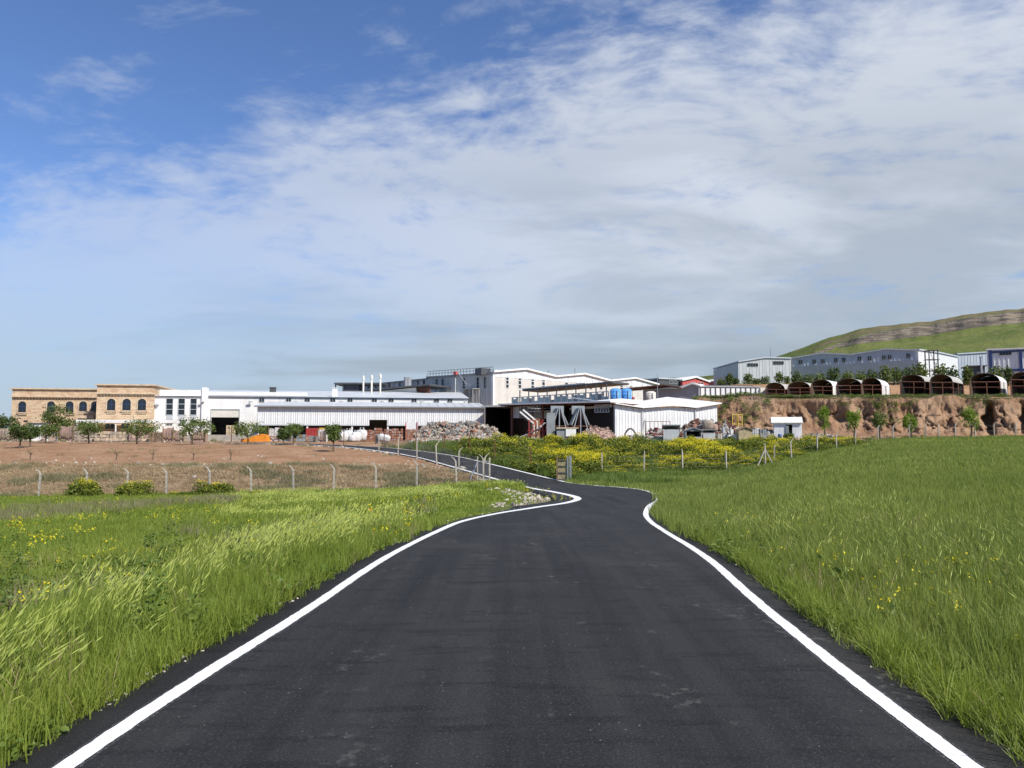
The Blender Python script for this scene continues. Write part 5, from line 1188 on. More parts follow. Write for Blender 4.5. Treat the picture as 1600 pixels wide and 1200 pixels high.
KI.part('wall', M_dgrey, MB().box(.3, KI.L - .3, 0, 4, -4, zt - .2)); KI.part('roof', M_dgrey, MB().box(-.1, KI.L, -.5, 4.4, zt - .2, zt)); x = KI.hit(1531.5, 570)[0]; KI.part('flue', M_metal, MB().tube((x, -.6, -4), (x, -.6, KI.hit(1531, 559)[1]), .22, None, 10).tube((x, -.6, KI.hit(1531, 559)[1]), (x, -.6, KI.hit(1531, 558)[1]), .34, .34, 10))
for px_m, y0_, y1_, Ym, lab in ((1203.5, 543, 592, 200, 'thin radio mast rising behind the pale grey end block'),):
    b = at(px_m, y0_, Ym); MB().tube((0, 0, 0), (0, 0, b[2] - 12), .1, .04, 6).build('radio_mast', M_dgrey, None, label=lab, category='mast').location = (b[0], Ym, 12)

# ================================================================== ARCHED SHELTERS along the terrace edge
M_tarp = mat('white_arched_sheet', (.78, .78, .76), .5, .12, .6, streak=.12)
M_tarpd = mat('grey_arched_sheet', (.46, .44, .40), .6, .2, .6, streak=.25)
M_tarpin = mat('brown_arch_shade', (.10, .075, .05), .8, .2, 1)  # brown of the arch rim, darkened to paint the shade inside
ARCH = [(1196, 1226, 597, 621.5, 140, 0), (1231, 1266, 596, 620, 134, 0), (1267, 1300, 593, 617, 129, 1), (1307, 1346, 591.5, 616, 125, 0), (1346, 1378, 589, 615.5, 121, 1), (1407, 1442, 585.5, 615, 117, 0), (1453, 1488, 583.5, 614.5, 114, 0), (1516, 1562, 582, 614.5, 111, 1), (1580, 1618, 580.5, 614, 108.5, 0), (1640, 1676, 579, 614, 106.5, 0)]
ARL = ['leftmost arched shelter on the terrace, next to the cream panel', 'second arched shelter from the left on the terrace edge', 'third arched shelter from the left, with white side wall', 'fourth arched shelter from the left on the terrace edge', 'fifth arched shelter from the left, with wide white side wall', 'arched shelter just right of the wide white side wall', 'seventh arched shelter, with a broad open dark bay beside it', 'eighth arched shelter from the left, before the right white wall', 'arched shelter cut by the right picture edge', 'arched shelter beyond the right picture edge']
for (pa, pb, yt, yb, Ya, side), lab in zip(ARCH, ARL):
    a = at(pa, yb, Ya); b = at(pb, yb, Ya); top_ = at((pa + pb) / 2, yt, Ya); wA = b[0] - a[0]; hA = top_[2] - a[2]
    gnd = a[2]
    T_ = empty('arched_shelter', (a[0], Ya, gnd), R(-4), lab, 'shelter', 'arched shelters on the terrace')
    T_.scale = (1, 1, rng.uniform(.94, 1.05)); T_.rotation_euler = (0, rng.normal(0, .012), R(-4) + rng.normal(0, .05)); spr = hA * rng.uniform(.56, .66); LEN = 6.2; skew = np.array([.62, .785]) * LEN       # runs back to the right
    arc = []
    for t_ in np.linspace(0, math.pi, 15): arc.append((wA / 2 - wA / 2 * math.cos(t_), spr + (hA - spr) * math.sin(t_)))
    V = []; Fc = []
    for off in (0, 1):
        for k_, d_ in ((0, 0), (0, .035)):
            V += [(x + off * skew[0], off * skew[1] - .0, z + d_) for x, z in arc]
    n_ = len(arc); inner = MB(); outer = MB(); full = np.array(V)
    i0, o0, i1, o1 = full[:n_], full[n_:2 * n_], full[2 * n_:3 * n_], full[3 * n_:]
    for k_ in range(n_ - 1):
        outer.add([o0[k_], o0[k_ + 1], o1[k_ + 1], o1[k_]], [(0, 1, 2, 3)]); inner.add([i0[k_], i0[k_ + 1], i1[k_ + 1], i1[k_]], [(0, 1, 2, 3)]); inner.add([i0[k_], i0[k_ + 1], o0[k_ + 1], o0[k_]], [(0, 1, 2, 3)])
    outer.build('roof_sheet', M_tarp if side else M_tarpd, T_); inner.build('shaded_underside', M_tarpin, T_)  # underside colour carries the painted interior shade
    fr = MB()
    for off in (0.0, .5, 1.0):
        ox, oy = skew * off
        for x in (0, wA): fr.box(x + ox - .06, x + ox + .06, oy - .06 - .02, oy + .06 - .02, -.5, spr)
        fr.box(ox, wA + ox, oy - .08, oy - .02, spr - .1, spr); fr.box(ox, wA + ox, oy - .08, oy - .02, spr * .5, spr * .5 + .07)
    fr.box(wA * .55 - .05, wA * .55 + .05, -.08, .02, -.5, spr); fr.build('frame', M_rust, T_)
    bk = MB(); bk.prism([(skew[0], -.5), (wA + skew[0], -.5)] + [(x + skew[0], z - .03) for x, z in arc[::-1]], skew[1], skew[1] + .08); bk.build('back_wall', M_black, T_)  # black end wall stands in for shade in the arch
    MB().add([(0, .05, -.5), (skew[0], skew[1], -.5), (skew[0], skew[1], spr), (0, .05, spr)], [(0, 1, 2, 3)]).build('inner_wall', M_black if not side else M_tarpin, T_)  # dark colour here is painted shade as well
    if side:
        sw = MB(); nseg = 5
        for k_ in range(nseg):
            f0, f1 = k_ / nseg + .01, (k_ + 1) / nseg - .01; sw.add([(wA + skew[0] * f0, skew[1] * f0, -.5), (wA + skew[0] * f1, skew[1] * f1, -.5), (wA + skew[0] * f1, skew[1] * f1, spr), (wA + skew[0] * f0, skew[1] * f0, spr)], [(0, 1, 2, 3)])
        sw.build('side_wall', M_tarp, T_)

# ================================================================== FENCES AND GATE
m_wire, t, o = newmat('fence_wire')
p = t.node('ShaderNodeBsdfPrincipled', {'Base Color': (.25, .25, .25, 1), 'Roughness': .5, 'Metallic': .7}); t.l.new(p.outputs[0], o.inputs[0])
def post_mesh(h, bend, w_=.11):
    mb = MB(); top_ = h - .38; b = w_ / 2
    mb.box(-b, b, -b, b, -.5, top_)
    mb.add([(-b, -b, top_), (b, -b, top_), (b, b, top_), (-b, b, top_)] + [(-b * .7 + bend * .12, -b * .7, top_ + .2), (b * .7 + bend * .12, -b * .7, top_ + .2), (b * .7 + bend * .12, b * .7, top_ + .2), (-b * .7 + bend * .12, b * .7, top_ + .2)] + [(-b * .6 + bend * .32, -b * .6, h), (b * .6 + bend * .32, -b * .6, h), (b * .6 + bend * .32, b * .6, h), (-b * .6 + bend * .32, b * .6, h)],
        [(0,1,5,4),(1,2,6,5),(2,3,7,6),(3,0,4,7),(4,5,9,8),(5,6,10,9),(6,7,11,10),(7,4,8,11),(8,9,10,11)])
    me = mb.mesh('post'); me.materials.append(M_conc); return me
pm = {k_: post_mesh(2.05, k_) for k_ in (-1, 0, 1)}
def fence(name, label, pts, bend, wires=5, mesh=False, sink=0.0):
    f = empty(name, (pts[0][0], pts[0][1], gz(*pts[0])), 0, label, 'fence'); o0 = np.array(f.location); W_ = MB(); tops = []
    for x, y in pts:
        z = gz(x, y); po = link('post', pm[bend], f); po.location = (x - o0[0], y - o0[1], z - o0[2] - sink); po.rotation_euler = (rng.normal(0, .02), rng.normal(0, .025), rng.normal(0, .3)); tops.append(np.array([x - o0[0], y - o0[1], z - o0[2] - sink]))
    for a, b in zip(tops, tops[1:]):
        for k_ in range(wires): h_ = .25 + k_ * 1.35 / (wires - 1); W_.tube(a + (0, -.07, h_), b + (0, -.07, h_), .006, None, 4, cap=False)
        if mesh:
            L_ = np.linalg.norm(b - a); n_ = int(L_ / .16)
            for k_ in range(n_):
                for sgn in (-1, 1):
                    t0 = k_ / n_; t1 = t0 + sgn * 1.3 / L_
                    if not 0 <= t1 <= 1: continue
                    W_.tube(a + (b - a) * t0 + (0, -.08, .25), a + (b - a) * t1 + (0, -.08, 1.6), .005, None, 3, cap=False)
    W_.build('wire', m_wire, f); return f
FL = [(-75, 55.6), (-5, 55.4), (66, 55.2), (138, 55.1), (202, 55), (264, 55), (331, 55), (396, 55), (461, 55), (524, 55.2), (589, 55.6), (652, 56), (714, 56.6), (756, 57.3)]
fence('concrete_post_fence', 'concrete post fence with bent tops below the orchard soil', [(X_at(a, b), b) for a, b in FL], -1)
FU = [(756.5, 58.4), (735, 62.5), (710, 66.5), (685, 71), (661, 75.5), (638, 80)]
def beside_left(a, b):
    X_, Y_ = X_at(a, b), b; d_, _ = road_dist([X_], [Y_]); 
    while d_[0] < .8: X_ -= .15; d_, _ = road_dist([X_], [Y_])
    return X_, Y_
fence('roadside_post_fence', 'concrete post fence with wire mesh climbing beside the far road', [beside_left(a, b) for a, b in FU], 1, 5, True)
fence('field_edge_fence', 'sparse concrete post fence in front of the yellow mustard', [(X_at(a, b), b) for a, b in FENCE_R[1:6]], 0)
fence('hillside_field_fence', 'row of bent concrete posts along the top of the green field', [(X_at(a, fence_r_y(a) + .3), fence_r_y(a) + .3) for a in (1208, 1235, 1275, 1305, 1335, 1370, 1394, 1420, 1445, 1466, 1491, 1522, 1552, 1585, 1620, 1660)], 1, 3)
# strut post
x_, y_ = X_at(1194, 66.6), 66.6; z_ = gz(x_, y_); sp_ = empty('braced_corner_post', (x_, y_, z_), 0, 'white corner post with two sloping braces at the field edge', 'post')
link('post', pm[0], sp_).scale = (1, 1, 1.06)
for dx_ in (-.85, .85): MB().beam((dx_, -.1, -.1), (dx_ * .06, 0, 1.55), .1, .1).build('brace', M_conc, sp_)
# gate leaves
d_ = lambda px, Y: (X_at(px, Y), Y)
gx0, gy0 = beside_left(787, 58.0); gz0 = gz(gx0, gy0)
g1 = empty('mesh_gate_leaf', (gx0, gy0, gz0), 0, 'grey wire mesh gate leaf between two posts at the left of the road', 'gate'); 
mb = MB().box(-.06, .06, -.06, .06, -.3, 1.75); mb.build('post', M_conc, g1); MB().box(-.95, -.87, -.04, .04, -.2, 1.85).build('post', M_conc, g1)
MB().tube((-.85, 0, .1), (-.08, 0, .1), .03).tube((-.85, 0, 1.45), (-.08, 0, 1.45), .03).tube((-1.5, -.25, 0), (-.92, 0, 1.4), .05).build('frame', M_metal, g1)
mb = MB()
for k_ in range(12): mb.tube((-.85 + k_ * .065, 0, .1), (-.85 + k_ * .065, 0, 1.45), .007, None, 4)
for k_ in range(18): mb.tube((-.85, 0, .15 + k_ * .075), (-.08, 0, .15 + k_ * .075), .007, None, 4)
mb.build('mesh', m_wire, g1)
gx1, gy1 = X_at(891, 58.8), 58.8
while road_dist([gx1], [gy1])[0][0] < .55: gx1 += .1
gz1 = gz(gx1, gy1); g2 = empty('slatted_gate_leaf', (gx1, gy1, gz1), R(-12), 'open gate leaf of pale upright slats with dark rails right of the road', 'gate')
MB().box(-.07, .07, -.07, .07, -.4, 1.95).box(-.26, -.16, -.06, .06, -.4, 1.9).build('post', M_metal, g2); MB().box(-1.08, -.98, -.04, .04, -.2, 1.95).build('post', M_wood, g2)
for k_, z in enumerate((.15, .65, 1.15, 1.6)): MB().box(-.98, -.26, -.03, .03, z - .035, z + .035).build('rail', M_dgrey, g2)
for k_ in range(7): MB().box(-.96 + k_ * .1, -.96 + k_ * .1 + .075, .032, .055, .05, 1.55 + .05 * ((k_ * 7) % 3)).build('slat', M_bamboo, g2)
# ================================================================== TREES AND SHRUBS
def tree(name, label, px, pyb, pyt, Y, wpx, leaf, seed, cat='tree', group=None, trunk_share=.35, n=900, ls=.11, z=None, clumps=26, multi=1, flat=1.0):
    r = np.random.default_rng(seed); x = X_at(px, Y); zb = gz(x, Y) if z is None else z
    H_ = at(px, pyt, Y)[2] - zb; W_ = wpx / 1200 * Y; T_ = empty(name, (x, Y, zb), r.uniform(0, 6), label, cat, group)
    tb = MB(); th = H_ * trunk_share; cz = th + (H_ - th) * .5; tips = []
    for m_ in range(multi):
        a = r.uniform(0, 6.28); p0 = np.array([.12 * m_, 0, -.2]); p1 = np.array([math.cos(a) * .10 * H_, math.sin(a) * .10 * H_, th]) * (.4 if multi == 1 else 1)
        p1[2] = th; tb.tube(p0, p1, .035 * H_ / multi ** .5 + .015, .024 * H_ / multi ** .5 + .01, 7)
        for k_ in range(6):
            b = r.uniform(0, 6.28); q_ = np.array([math.cos(b) * W_ * .36 * r.uniform(.5, 1), math.sin(b) * W_ * .36 * r.uniform(.5, 1), th + (H_ - th) * r.uniform(.35, .85)])
            mid = (p1 + q_) / 2 + np.array([0, 0, -.06 * H_]) + r.normal(size=3) * .03 * H_; tb.tube(p1, mid, .016 * H_, .011 * H_, 5); tb.tube(mid, q_, .011 * H_, .004 * H_, 5); tips.append(q_)
    tb.build('trunk', M_bark, T_)
    cs = []
    while len(cs) < clumps:
        v = r.uniform(-1, 1, 3)
        if .25 < np.linalg.norm(v) < 1: cs.append(np.array([v[0] * W_ * .5, v[1] * W_ * .5, cz + v[2] * (H_ - th) * .52 * flat]) * (1 + r.normal(0, .06)))
    cs += [np.array(q_) for q_ in tips]
    C = []
    for i in range(n): c_0 = cs[r.integers(len(cs))]; C.append(c_0 + r.normal(size=3) * np.array([.10 * W_, .10 * W_, .07 * H_]))
    v, f = quads(C, ls, r, .2); link('crown', np_mesh('crown', np.array(v), np.array(f), [leaf]), T_)
    return T_
ORCH = [(33, 706, 665, 82, 30, T_dark, 'small dark green tree leaning at the left end of the orchard'), (50, 704, 668, 85, 22, T_dark, 'dark green tree close behind the leftmost orchard tree'), (74, 692, 663, 97, 42, T_mid, 'bushy green fruit tree before the pale cabin'),
 (141, 695, 657, 95, 42, T_mid, 'green fruit tree in front of the long canopy'), (216, 696, 656, 93, 54, T_mid, 'widest green fruit tree before the stone wing corner'), (303, 699, 655, 91, 54, T_mid, 'green fruit tree with two stems before the roller door'),
 (389, 697, 659, 93, 50, T_mid, 'green fruit tree in front of the orange tarp'), (444, 699, 671, 90, 20, T_dark, 'small dark tree right of the orange tarp'), (459, 697, 664, 94, 26, T_mid, 'thin pale green tree beside the slab crates'), (522, 716, 666, 78, 24, T_mid, 'slender green tree before the white bags')]
for i, (px, pyb, pyt, Y, wp, lf, lab) in enumerate(ORCH): tree('fruit_tree', lab, px, pyb, pyt, Y, wp, lf, 300 + i, group='orchard trees on bare soil', n=1500, ls=.12, trunk_share=.34 if wp > 30 else .45, multi=2 if px == 303 else 1)
tree('broad_tree', 'bigger rounded tree in front of the stone building', 92, 668, 636, 124, 42, T_mid, 321, n=2400, ls=.17, trunk_share=.15)
tree('broad_tree', 'dense tree cut by the left picture edge', 8, 668, 648, 126, 34, T_dark, 322, n=2200, ls=.18, trunk_share=.12)
def sapling(px, pyb, pyt, Y, lab, sd):
    r = np.random.default_rng(sd); x = X_at(px, Y); z = gz(x, Y); H_ = at(px, pyt, Y)[2] - z; T_ = empty('bare_sapling', (x, Y, z), 0, lab, 'sapling', 'bare saplings at the orchard edge'); mb = MB(); mb.tube((0, 0, -.2), (.06, 0, H_ * .55), .05, .035, 6).build('trunk', M_bark, T_)
    mb = MB()
    for k_ in range(6): a = r.uniform(0, 6.28); b = np.array([.06, 0, H_ * r.uniform(.3, .55)]); c2 = b + np.array([math.cos(a) * .35, math.sin(a) * .3, H_ * r.uniform(.25, .45)]); mb.tube(b, c2, .02, .008, 5)
    mb.build('branches', M_bark, T_); v, f = quads([np.array([r.normal(0, .3), r.normal(0, .3), H_ * r.uniform(.55, 1)]) for _ in range(26)], .06, r); link('crown', np_mesh('crown', np.array(v), np.array(f), [T_mid]), T_)
for i, (px, lab) in enumerate(((50, 'bare sapling in front of the two dark orchard trees'), (184, 'thin bare sapling left of the widest fruit tree'), (241, 'bent bare sapling right of the widest fruit tree'), (304, 'bare sapling below the two-stemmed fruit tree'), (362, 'bare sapling left of the tree by the orange tarp'))): sapling(px, 724, 700, 68, lab, 340 + i)
YT = [(1287, 660, 640.5, 98, 21, 'leftmost bright green young tree before the earth bank'), (1333, 664, 642, 97, 22, 'second bright green young tree before the earth bank'), (1373, 665, 644, 97, 20, 'third young tree before the bank, slightly darker green'), (1422, 667, 649, 96.5, 18, 'small round young tree below the middle of the bank'), (1516, 668, 639.5, 97, 29, 'largest bright young tree, near the deep cut in the bank')]
for i, (px, pyb, pyt, Y, wp, lab) in enumerate(YT): tree('young_tree', lab, px, pyb, pyt, Y, wp, T_bright if i != 2 else T_mid, 360 + i, group='young trees before the earth bank', n=1300, ls=.10, trunk_share=.38, clumps=18)
def shrub(px, Y, wpx, hpx, zb, leaf, lab, sd, group):
    r = np.random.default_rng(sd); x = X_at(px, Y); W_ = wpx / 1200 * Y; H_ = hpx / 1200 * Y; T_ = empty('shrub', (x, Y, zb), 0, lab, 'shrub', group); n = 420; d = r.normal(size=(n, 3)); d /= np.linalg.norm(d, axis=1)[:, None]; rr = r.random((n, 1)) ** .4
    C = d * rr * np.array([W_ / 2, W_ / 2.4, H_ / 2]) * (1 + .35 * (np.sin(d[:, :1] * 7 + sd) * np.cos(d[:, 1:2] * 6)))+ np.array([0, 0, H_ * .5]); v, f = quads(C, .085 + H_ * .05, r, .2); link('foliage', np_mesh('foliage', np.array(v), np.array(f), [leaf]), T_)
    mb = MB()
    for k_ in range(4): a = r.uniform(0, 6.28); mb.tube((0, 0, -.3), (math.cos(a) * W_ * .2, math.sin(a) * W_ * .2, H_ * .6), .05, .02, 5)
    mb.build('stems', M_bark, T_)
sd = 400
SHL = ['low bush right of the tiny red house', 'upright dark bush left of the pale grey end block', 'small bush at the left corner of the pale grey end block', 'rounded shrub below the left strip window of the end block', 'low shrub between the two strip windows of the end block', 'wide shrub above the leftmost arched shelter', 'upright shrub below the right strip window of the end block', 'small shrub at the right corner of the end block', 'bushy shrub where end block meets the long hall',
 'shrub above the second arched shelter', 'shrub above the third arched shelter', 'tallest shrub of the row, before the long blue-grey hall', 'shrub above the fourth arched shelter', 'low shrub left of the fifth arched shelter', 'shrub above the fifth arched shelter', 'tall shrub above the wide white side wall', 'low shrub right of the wide white side wall', 'shrub above the sixth arched shelter', 'tall shrub left of the steel tower', 'tall shrub right of the steel tower', 'shrub at the foot of the white hall end', 'shrub left of the dark kiosk', 'wide shrub below the blue-framed building', 'small shrub below the blue-framed building near the picture edge']
for px, wp, hp, py in ((1128, 16, 13, 604), (1141, 12, 20, 604), (1150, 12, 11, 602), (1170, 19, 18, 603), (1183, 14, 10, 602), (1197, 17, 13, 603), (1219, 14, 18, 599), (1231, 12, 10, 598), (1246, 20, 17, 598), (1264, 22, 12, 596), (1284, 22, 12, 594), (1304, 20, 22, 595), (1326, 22, 13, 592), (1348, 22, 11, 590), (1366, 22, 13, 590), (1386, 24, 17, 588), (1404, 20, 12, 587), (1422, 22, 14, 587), (1440, 24, 20, 586), (1472, 22, 18, 586), (1490, 24, 14, 587), (1514, 16, 12, 584), (1560, 24, 12, 583), (1578, 16, 10, 583)):
    Ys = 160 if px < 1240 else 157; zb = gz(X_at(px, Ys), Ys) - .1; hp = max(hp, (at(px, py - hp, Ys)[2] - zb) / Ys * 1200); shrub(px, Ys, wp, hp, zb, T_mid if sd % 3 else T_dark, SHL[sd - 400], sd, 'shrub row below the blue-grey halls'); sd += 1
for px, Y, wp, hp, lab in ((1232, 98, 18, 9, 'low green bush in front of the small white shed'), (1080, 87, 14, 13, 'dark green bush standing up among the mustard by the kennels'), (1140, 86, 14, 12, 'dark green bush among the mustard near the brown hut')):
    x = X_at(px, Y); shrub(px, Y, wp, hp, gz(x, Y) + (.4 if Y < 90 else 0), T_mid, lab, sd, None); sd += 1

# ================================================================== YARD CLUTTER
def base(px, Y): x = X_at(px, Y); return np.array([x, Y, gz(x, Y)])
def slab_pack(px0, px1, pyt, Y, lab, m_, n=9, tilt=.12, posts=True):
    b = base((px0 + px1) / 2, Y); W_ = (px1 - px0) / 1200 * Y; H_ = at(px0, pyt, Y)[2] - b[2]; T_ = empty('slab_pack', b, rng.uniform(-.15, .15), lab, 'stone slabs'); r = np.random.default_rng(int(abs(px0 * 7 + Y)))
    for i in range(n):
        x = -W_ / 2 + W_ * i / n; h_ = H_ * r.uniform(.78, 1); w_ = W_ / n; MB().prism([(x, 0), (x + w_ * .86, 0), (x + w_ * .86 + tilt * h_ * .3, h_), (x + tilt * h_ * .3, h_)], -.5 * r.uniform(.7, 1.2), .5).build('slab', m_ if r.random() < .7 else M_slab2, T_)
    if posts:
        for x in (-W_ / 2 - .06, W_ / 2 + .02): MB().box(x, x + .1, -.75, -.62, -.1, H_ * 1.05).build('upright', M_wood, T_)
        MB().box(-W_ / 2, W_ / 2, -.74, -.64, H_ * .28, H_ * .36).build('rail', M_wood, T_)
def block_stack(px0, px1, pyt, Y, lab, m_, nx=4, nz=3, name='block_stack', cat='stone blocks', part='block', dep=1.2, jit=.08):
    b = base((px0 + px1) / 2, Y); W_ = (px1 - px0) / 1200 * Y; H_ = at(px0, pyt, Y)[2] - b[2]; T_ = empty(name, b, rng.uniform(-.1, .1), lab, cat); r = np.random.default_rng(int(abs(px0 * 3 + Y))); bw = W_ / nx; bh = H_ / nz
    MB().box(-W_ / 2, W_ / 2, -dep / 2, dep / 2, -.3, .08).build('pallet', M_wood, T_)
    for k_ in range(nz):
        for i in range(nx):
            if k_ == nz - 1 and r.random() < .3: continue
            x = -W_ / 2 + i * bw; g_ = .04; o_ = r.uniform(-jit, jit); MB().box(x + g_ / 2, x + bw - g_ / 2, -dep / 2 + o_, dep / 2 + o_, .085 + k_ * bh, .085 + (k_ + 1) * bh - .03 - r.uniform(0, .06)).build(part, m_[r.integers(len(m_))] if isinstance(m_, list) else m_, T_)
def lump_mesh(sx, sy, sz, sd, m_, flat=.25):
    """a soft sagging bag or boulder"""
    r = np.random.default_rng(sd); nu, nv = 14, 9; V = []
    for j in range(nv + 1):
        ph = math.pi * j / nv
        for i in range(nu):
            th = 2 * math.pi * i / nu; q_ = 1 + .16 * math.sin(3 * th + sd) * math.sin(ph) + r.normal(0, .04); e = .7
            cx, sx_ = math.cos(th), math.sin(th); V.append((sx * q_ * math.copysign(abs(cx) ** e, cx) * math.sin(ph) ** .7, sy * q_ * math.copysign(abs(sx_) ** e, sx_) * math.sin(ph) ** .7, sz * (1 + math.copysign(abs(math.cos(ph)) ** e, math.cos(ph)) * (1 if j < nv / 2 else .98))))
    F_ = [(j * nu + i, j * nu + (i + 1) % nu, (j + 1) * nu + (i + 1) % nu, (j + 1) * nu + i) for j in range(nv) for i in range(nu)]
    return np_mesh('bag', np.array(V), np.array(F_), [m_], smooth=True)
# far-side roadside fence: thin steel posts
pts = []
for k_ in range(205, len(RR) - 12, 9):
    d2 = RR[k_] - RL[k_]; d2 /= np.linalg.norm(d2); q_ = RR[k_] + d2 * 1.1; pts.append(q_)
fo = empty('steel_post_fence', (pts[0][0], pts[0][1], gz(*pts[0])), 0, 'thin steel post fence along the far side of the upper road', 'fence'); oo = np.array(fo.location); W_ = MB(); last = None
for q_ in pts:
    z = gz(*q_); a = np.array([q_[0], q_[1], z]) - oo
    if last is not None and np.linalg.norm(a - last) < 4.2: continue
    MB().box(-.045, .045, -.045, .045, -.4, 2.1).build('post', M_rust, fo).location = tuple(a)
    if last is not None:
        for h_ in (.5, 1.0, 1.5, 2.0): W_.tube(last + (0, 0, h_), a + (0, 0, h_), .006, None, 4, cap=False)
    last = a
W_.build('wire', m_wire, fo)
slab_pack(-2, 27, 669, 117, 'tall beige slab pack with dark uprights at the left edge', M_slab, 12); pass
block_stack(28, 48, 673, 117, 'low beige block stack left of the pale cabin', M_slab, 5, 3)
cb = base(60, 118); C_ = empty('site_cabin', cb, 0, 'small white cabin with dark roof before the stone building', 'cabin'); hC = at(60, 661, 118)[2] - cb[2]
MB().box(-1.0, 1.0, -.8, .8, 0, hC - .15).build('wall', M_white, C_); MB().box(-1.15, 1.15, -.95, .95, hC - .15, hC).build('roof', M_dgrey, C_); MB().box(-.7, -.1, -.82, -.79, .9, 1.7).build('window', M_glass, C_)
block_stack(70, 96, 676, 116.5, 'mixed stone block stack right of the pale cabin', [M_slab, M_slab2, M_bag], 5, 3)
slab_pack(97, 120, 664, 116, 'upright pinkish stone slabs beside the fruit trees', M_slab2, 7, .02); block_stack(121, 150, 673, 116, 'squared sandstone blocks under the long canopy', M_slab, 6, 3)
block_stack(152, 174, 674, 115.5, 'sandstone blocks right behind the canopy tree', [M_slab, M_stonetrim], 5, 3); block_stack(176, 205, 675, 115.5, 'wide sandstone block wall before the stone wing', [M_slab, M_stonetrim], 6, 3); block_stack(206, 234, 674, 115, 'sandstone blocks left of the brown stack', [M_stonetrim, M_slab2], 6, 3)
block_stack(236, 258, 676, 114, 'brown stone stack with flat white top', M_wood, 5, 4); slab_pack(259, 274, 668, 114, 'pink slabs in a timber crate below the white hall', M_slab2, 6, .05); slab_pack(275, 291, 672, 114, 'second timber crate of pink slabs below the white hall', M_slab, 6, .05); slab_pack(306, 324, 672, 113.5, 'pink slabs right of the two-stemmed fruit tree', M_slab2, 6, .05)
MB().box(-8.5, 8.5, -.2, .2, -.5, 1.0).build('low_wall', M_conc, None, label='low concrete wall in front of the roller door', category='wall').location = tuple(base(352, 118)); block_stack(356, 367, 665, 119, 'two pale stone blocks standing in the roller door opening', M_stonetrim, 2, 2)
tp = base(402, 111); T_ = empty('tarped_pile', tp, 0, 'bright orange tarpaulin pile right of a fruit tree', 'tarpaulin'); mb = MB(); hT = at(400, 678, 111)[2] - tp[2]
mb.prism([(-1.9, 0), (1.9, 0), (1.6, hT * .85), (.9, hT), (-.2, hT * .72), (-1.4, hT * .35)], -.8, .8).build('tarpaulin', M_orange, T_); MB().box(-2.0, -1.75, -.85, .85, 0, hT * .4).build('skip_side', M_rust, T_)
slab_pack(423, 440, 668, 112, 'pale grey slabs right of the orange tarp', M_bag, 6, .08); slab_pack(441, 458, 669, 113, 'grey and pink slabs behind the thin pale tree', M_slabg, 6, .08); block_stack(460, 479, 679, 109, 'low brown crate row with grey top', [M_wood, M_slabg], 4, 2)
cn = base(494, 114); C_ = empty('waste_container', cn, 0, 'dark red container with yellow end under the lean-to', 'container'); hC = at(494, 669, 114)[2] - cn[2]
MB().box(-1.2, .75, -1, 1, 0, hC).build('body', M_red, C_); MB().box(.76, 1.15, -1.02, 1.02, 0, hC + .05).build('end_panel', M_yellow, C_)
for k_ in range(5): MB().box(-1.1 + k_ * .4, -1.02 + k_ * .4, -1.06, -1.001, .1, hC - .1).build('rib', M_red, C_)
slab_pack(481, 496, 680, 108, 'grey slab crate before the dark red container', M_slabg, 5, .05); slab_pack(500, 512, 671, 112, 'pale slabs right of the dark red container', M_bag, 5, .05)
for i, (px, Y, s_, lab) in enumerate(((536, 107.5, .95, 'large white bulk bag right of the slender tree'), (545, 109, 1.05, 'grey-white bulk bag second in the row before the lean-to'), (557, 106.5, .9, 'low white bag at the front of the bag row'), (566, 108.5, 1.1, 'tall white bag next to the terracotta packs'), (551, 105.8, .6, 'smallest white bag in front of the row'))):
    B_ = empty('bulk_bag', base(px, Y), rng.uniform(0, 3), lab, 'bag', 'white bulk bags in the yard'); link('sack', lump_mesh(s_ * .75, s_ * .7, s_ * .78, 40 + i, M_bag), B_); mb = MB()
    for a in (0, 1.57, 3.14, 4.71): mb.tube((math.cos(a) * s_ * .5, math.sin(a) * s_ * .5, s_ * 1.3), (math.cos(a + .5) * s_ * .25, math.sin(a + .5) * s_ * .25, s_ * 1.8), .04, None, 5)
    mb.build('lifting_loops', M_bag, B_)
for i, (a, b, pyt, Y, lab) in enumerate(((569, 582, 672, 109, 'leftmost terracotta brick pack in the yard'), (583, 597, 669, 111, 'terracotta brick pack behind the white bundle'), (598, 612, 671, 110, 'terracotta brick pack right of the white bundle'), (613, 630, 670, 111, 'terracotta brick pack at the right end of the row'), (634, 652, 671, 112, 'dark terracotta pack below the white block'))): block_stack(a, b, pyt, Y, lab, [M_brick, M_slab2, M_brick], 5, 5, 'brick_pack', 'bricks', 'brick_row')
q_ = base(644, 116); W2 = empty('white_block', q_, 0, 'white block held between red posts beside the rubble heap', 'block'); zt = at(644, 661, 116)[2] - q_[2]; MB().box(-.8, .8, -.6, .6, zt - 1.0, zt).build('block', M_white, W2)
for x in (-.85, .85): MB().box(x - .06, x + .06, -.7, -.58, -.2, zt + .15).build('upright', M_red, W2)
MB().box(-.7, .7, -.55, .55, -.2, zt - 1.002).build('plinth', M_slab2, W2)
q_ = base(598, 99.5); U_ = empty('tarp_bundle', q_, 0, 'white tarpaulin bundle hanging on leaning stakes beside the upper road', 'bundle'); zt = at(598, 678, 99.5)[2] - q_[2]
l_ = link('bundle', lump_mesh(.85, .5, .52, 61, M_bag), U_); l_.location = (.15, 0, zt - 1.05); l_.rotation_euler = (0, .25, 0)
MB().tube((-.8, 0, -.2), (-.7, 0, zt - .2), .13, .22, 7).build('dark_wrap', M_dgrey, U_); MB().tube((.75, -.2, -.2), (.1, .0, zt - .3), .05).build('stake', M_wood, U_); MB().tube((-.2, .2, -.2), (.3, .0, zt - .3), .05).build('stake', M_wood, U_)
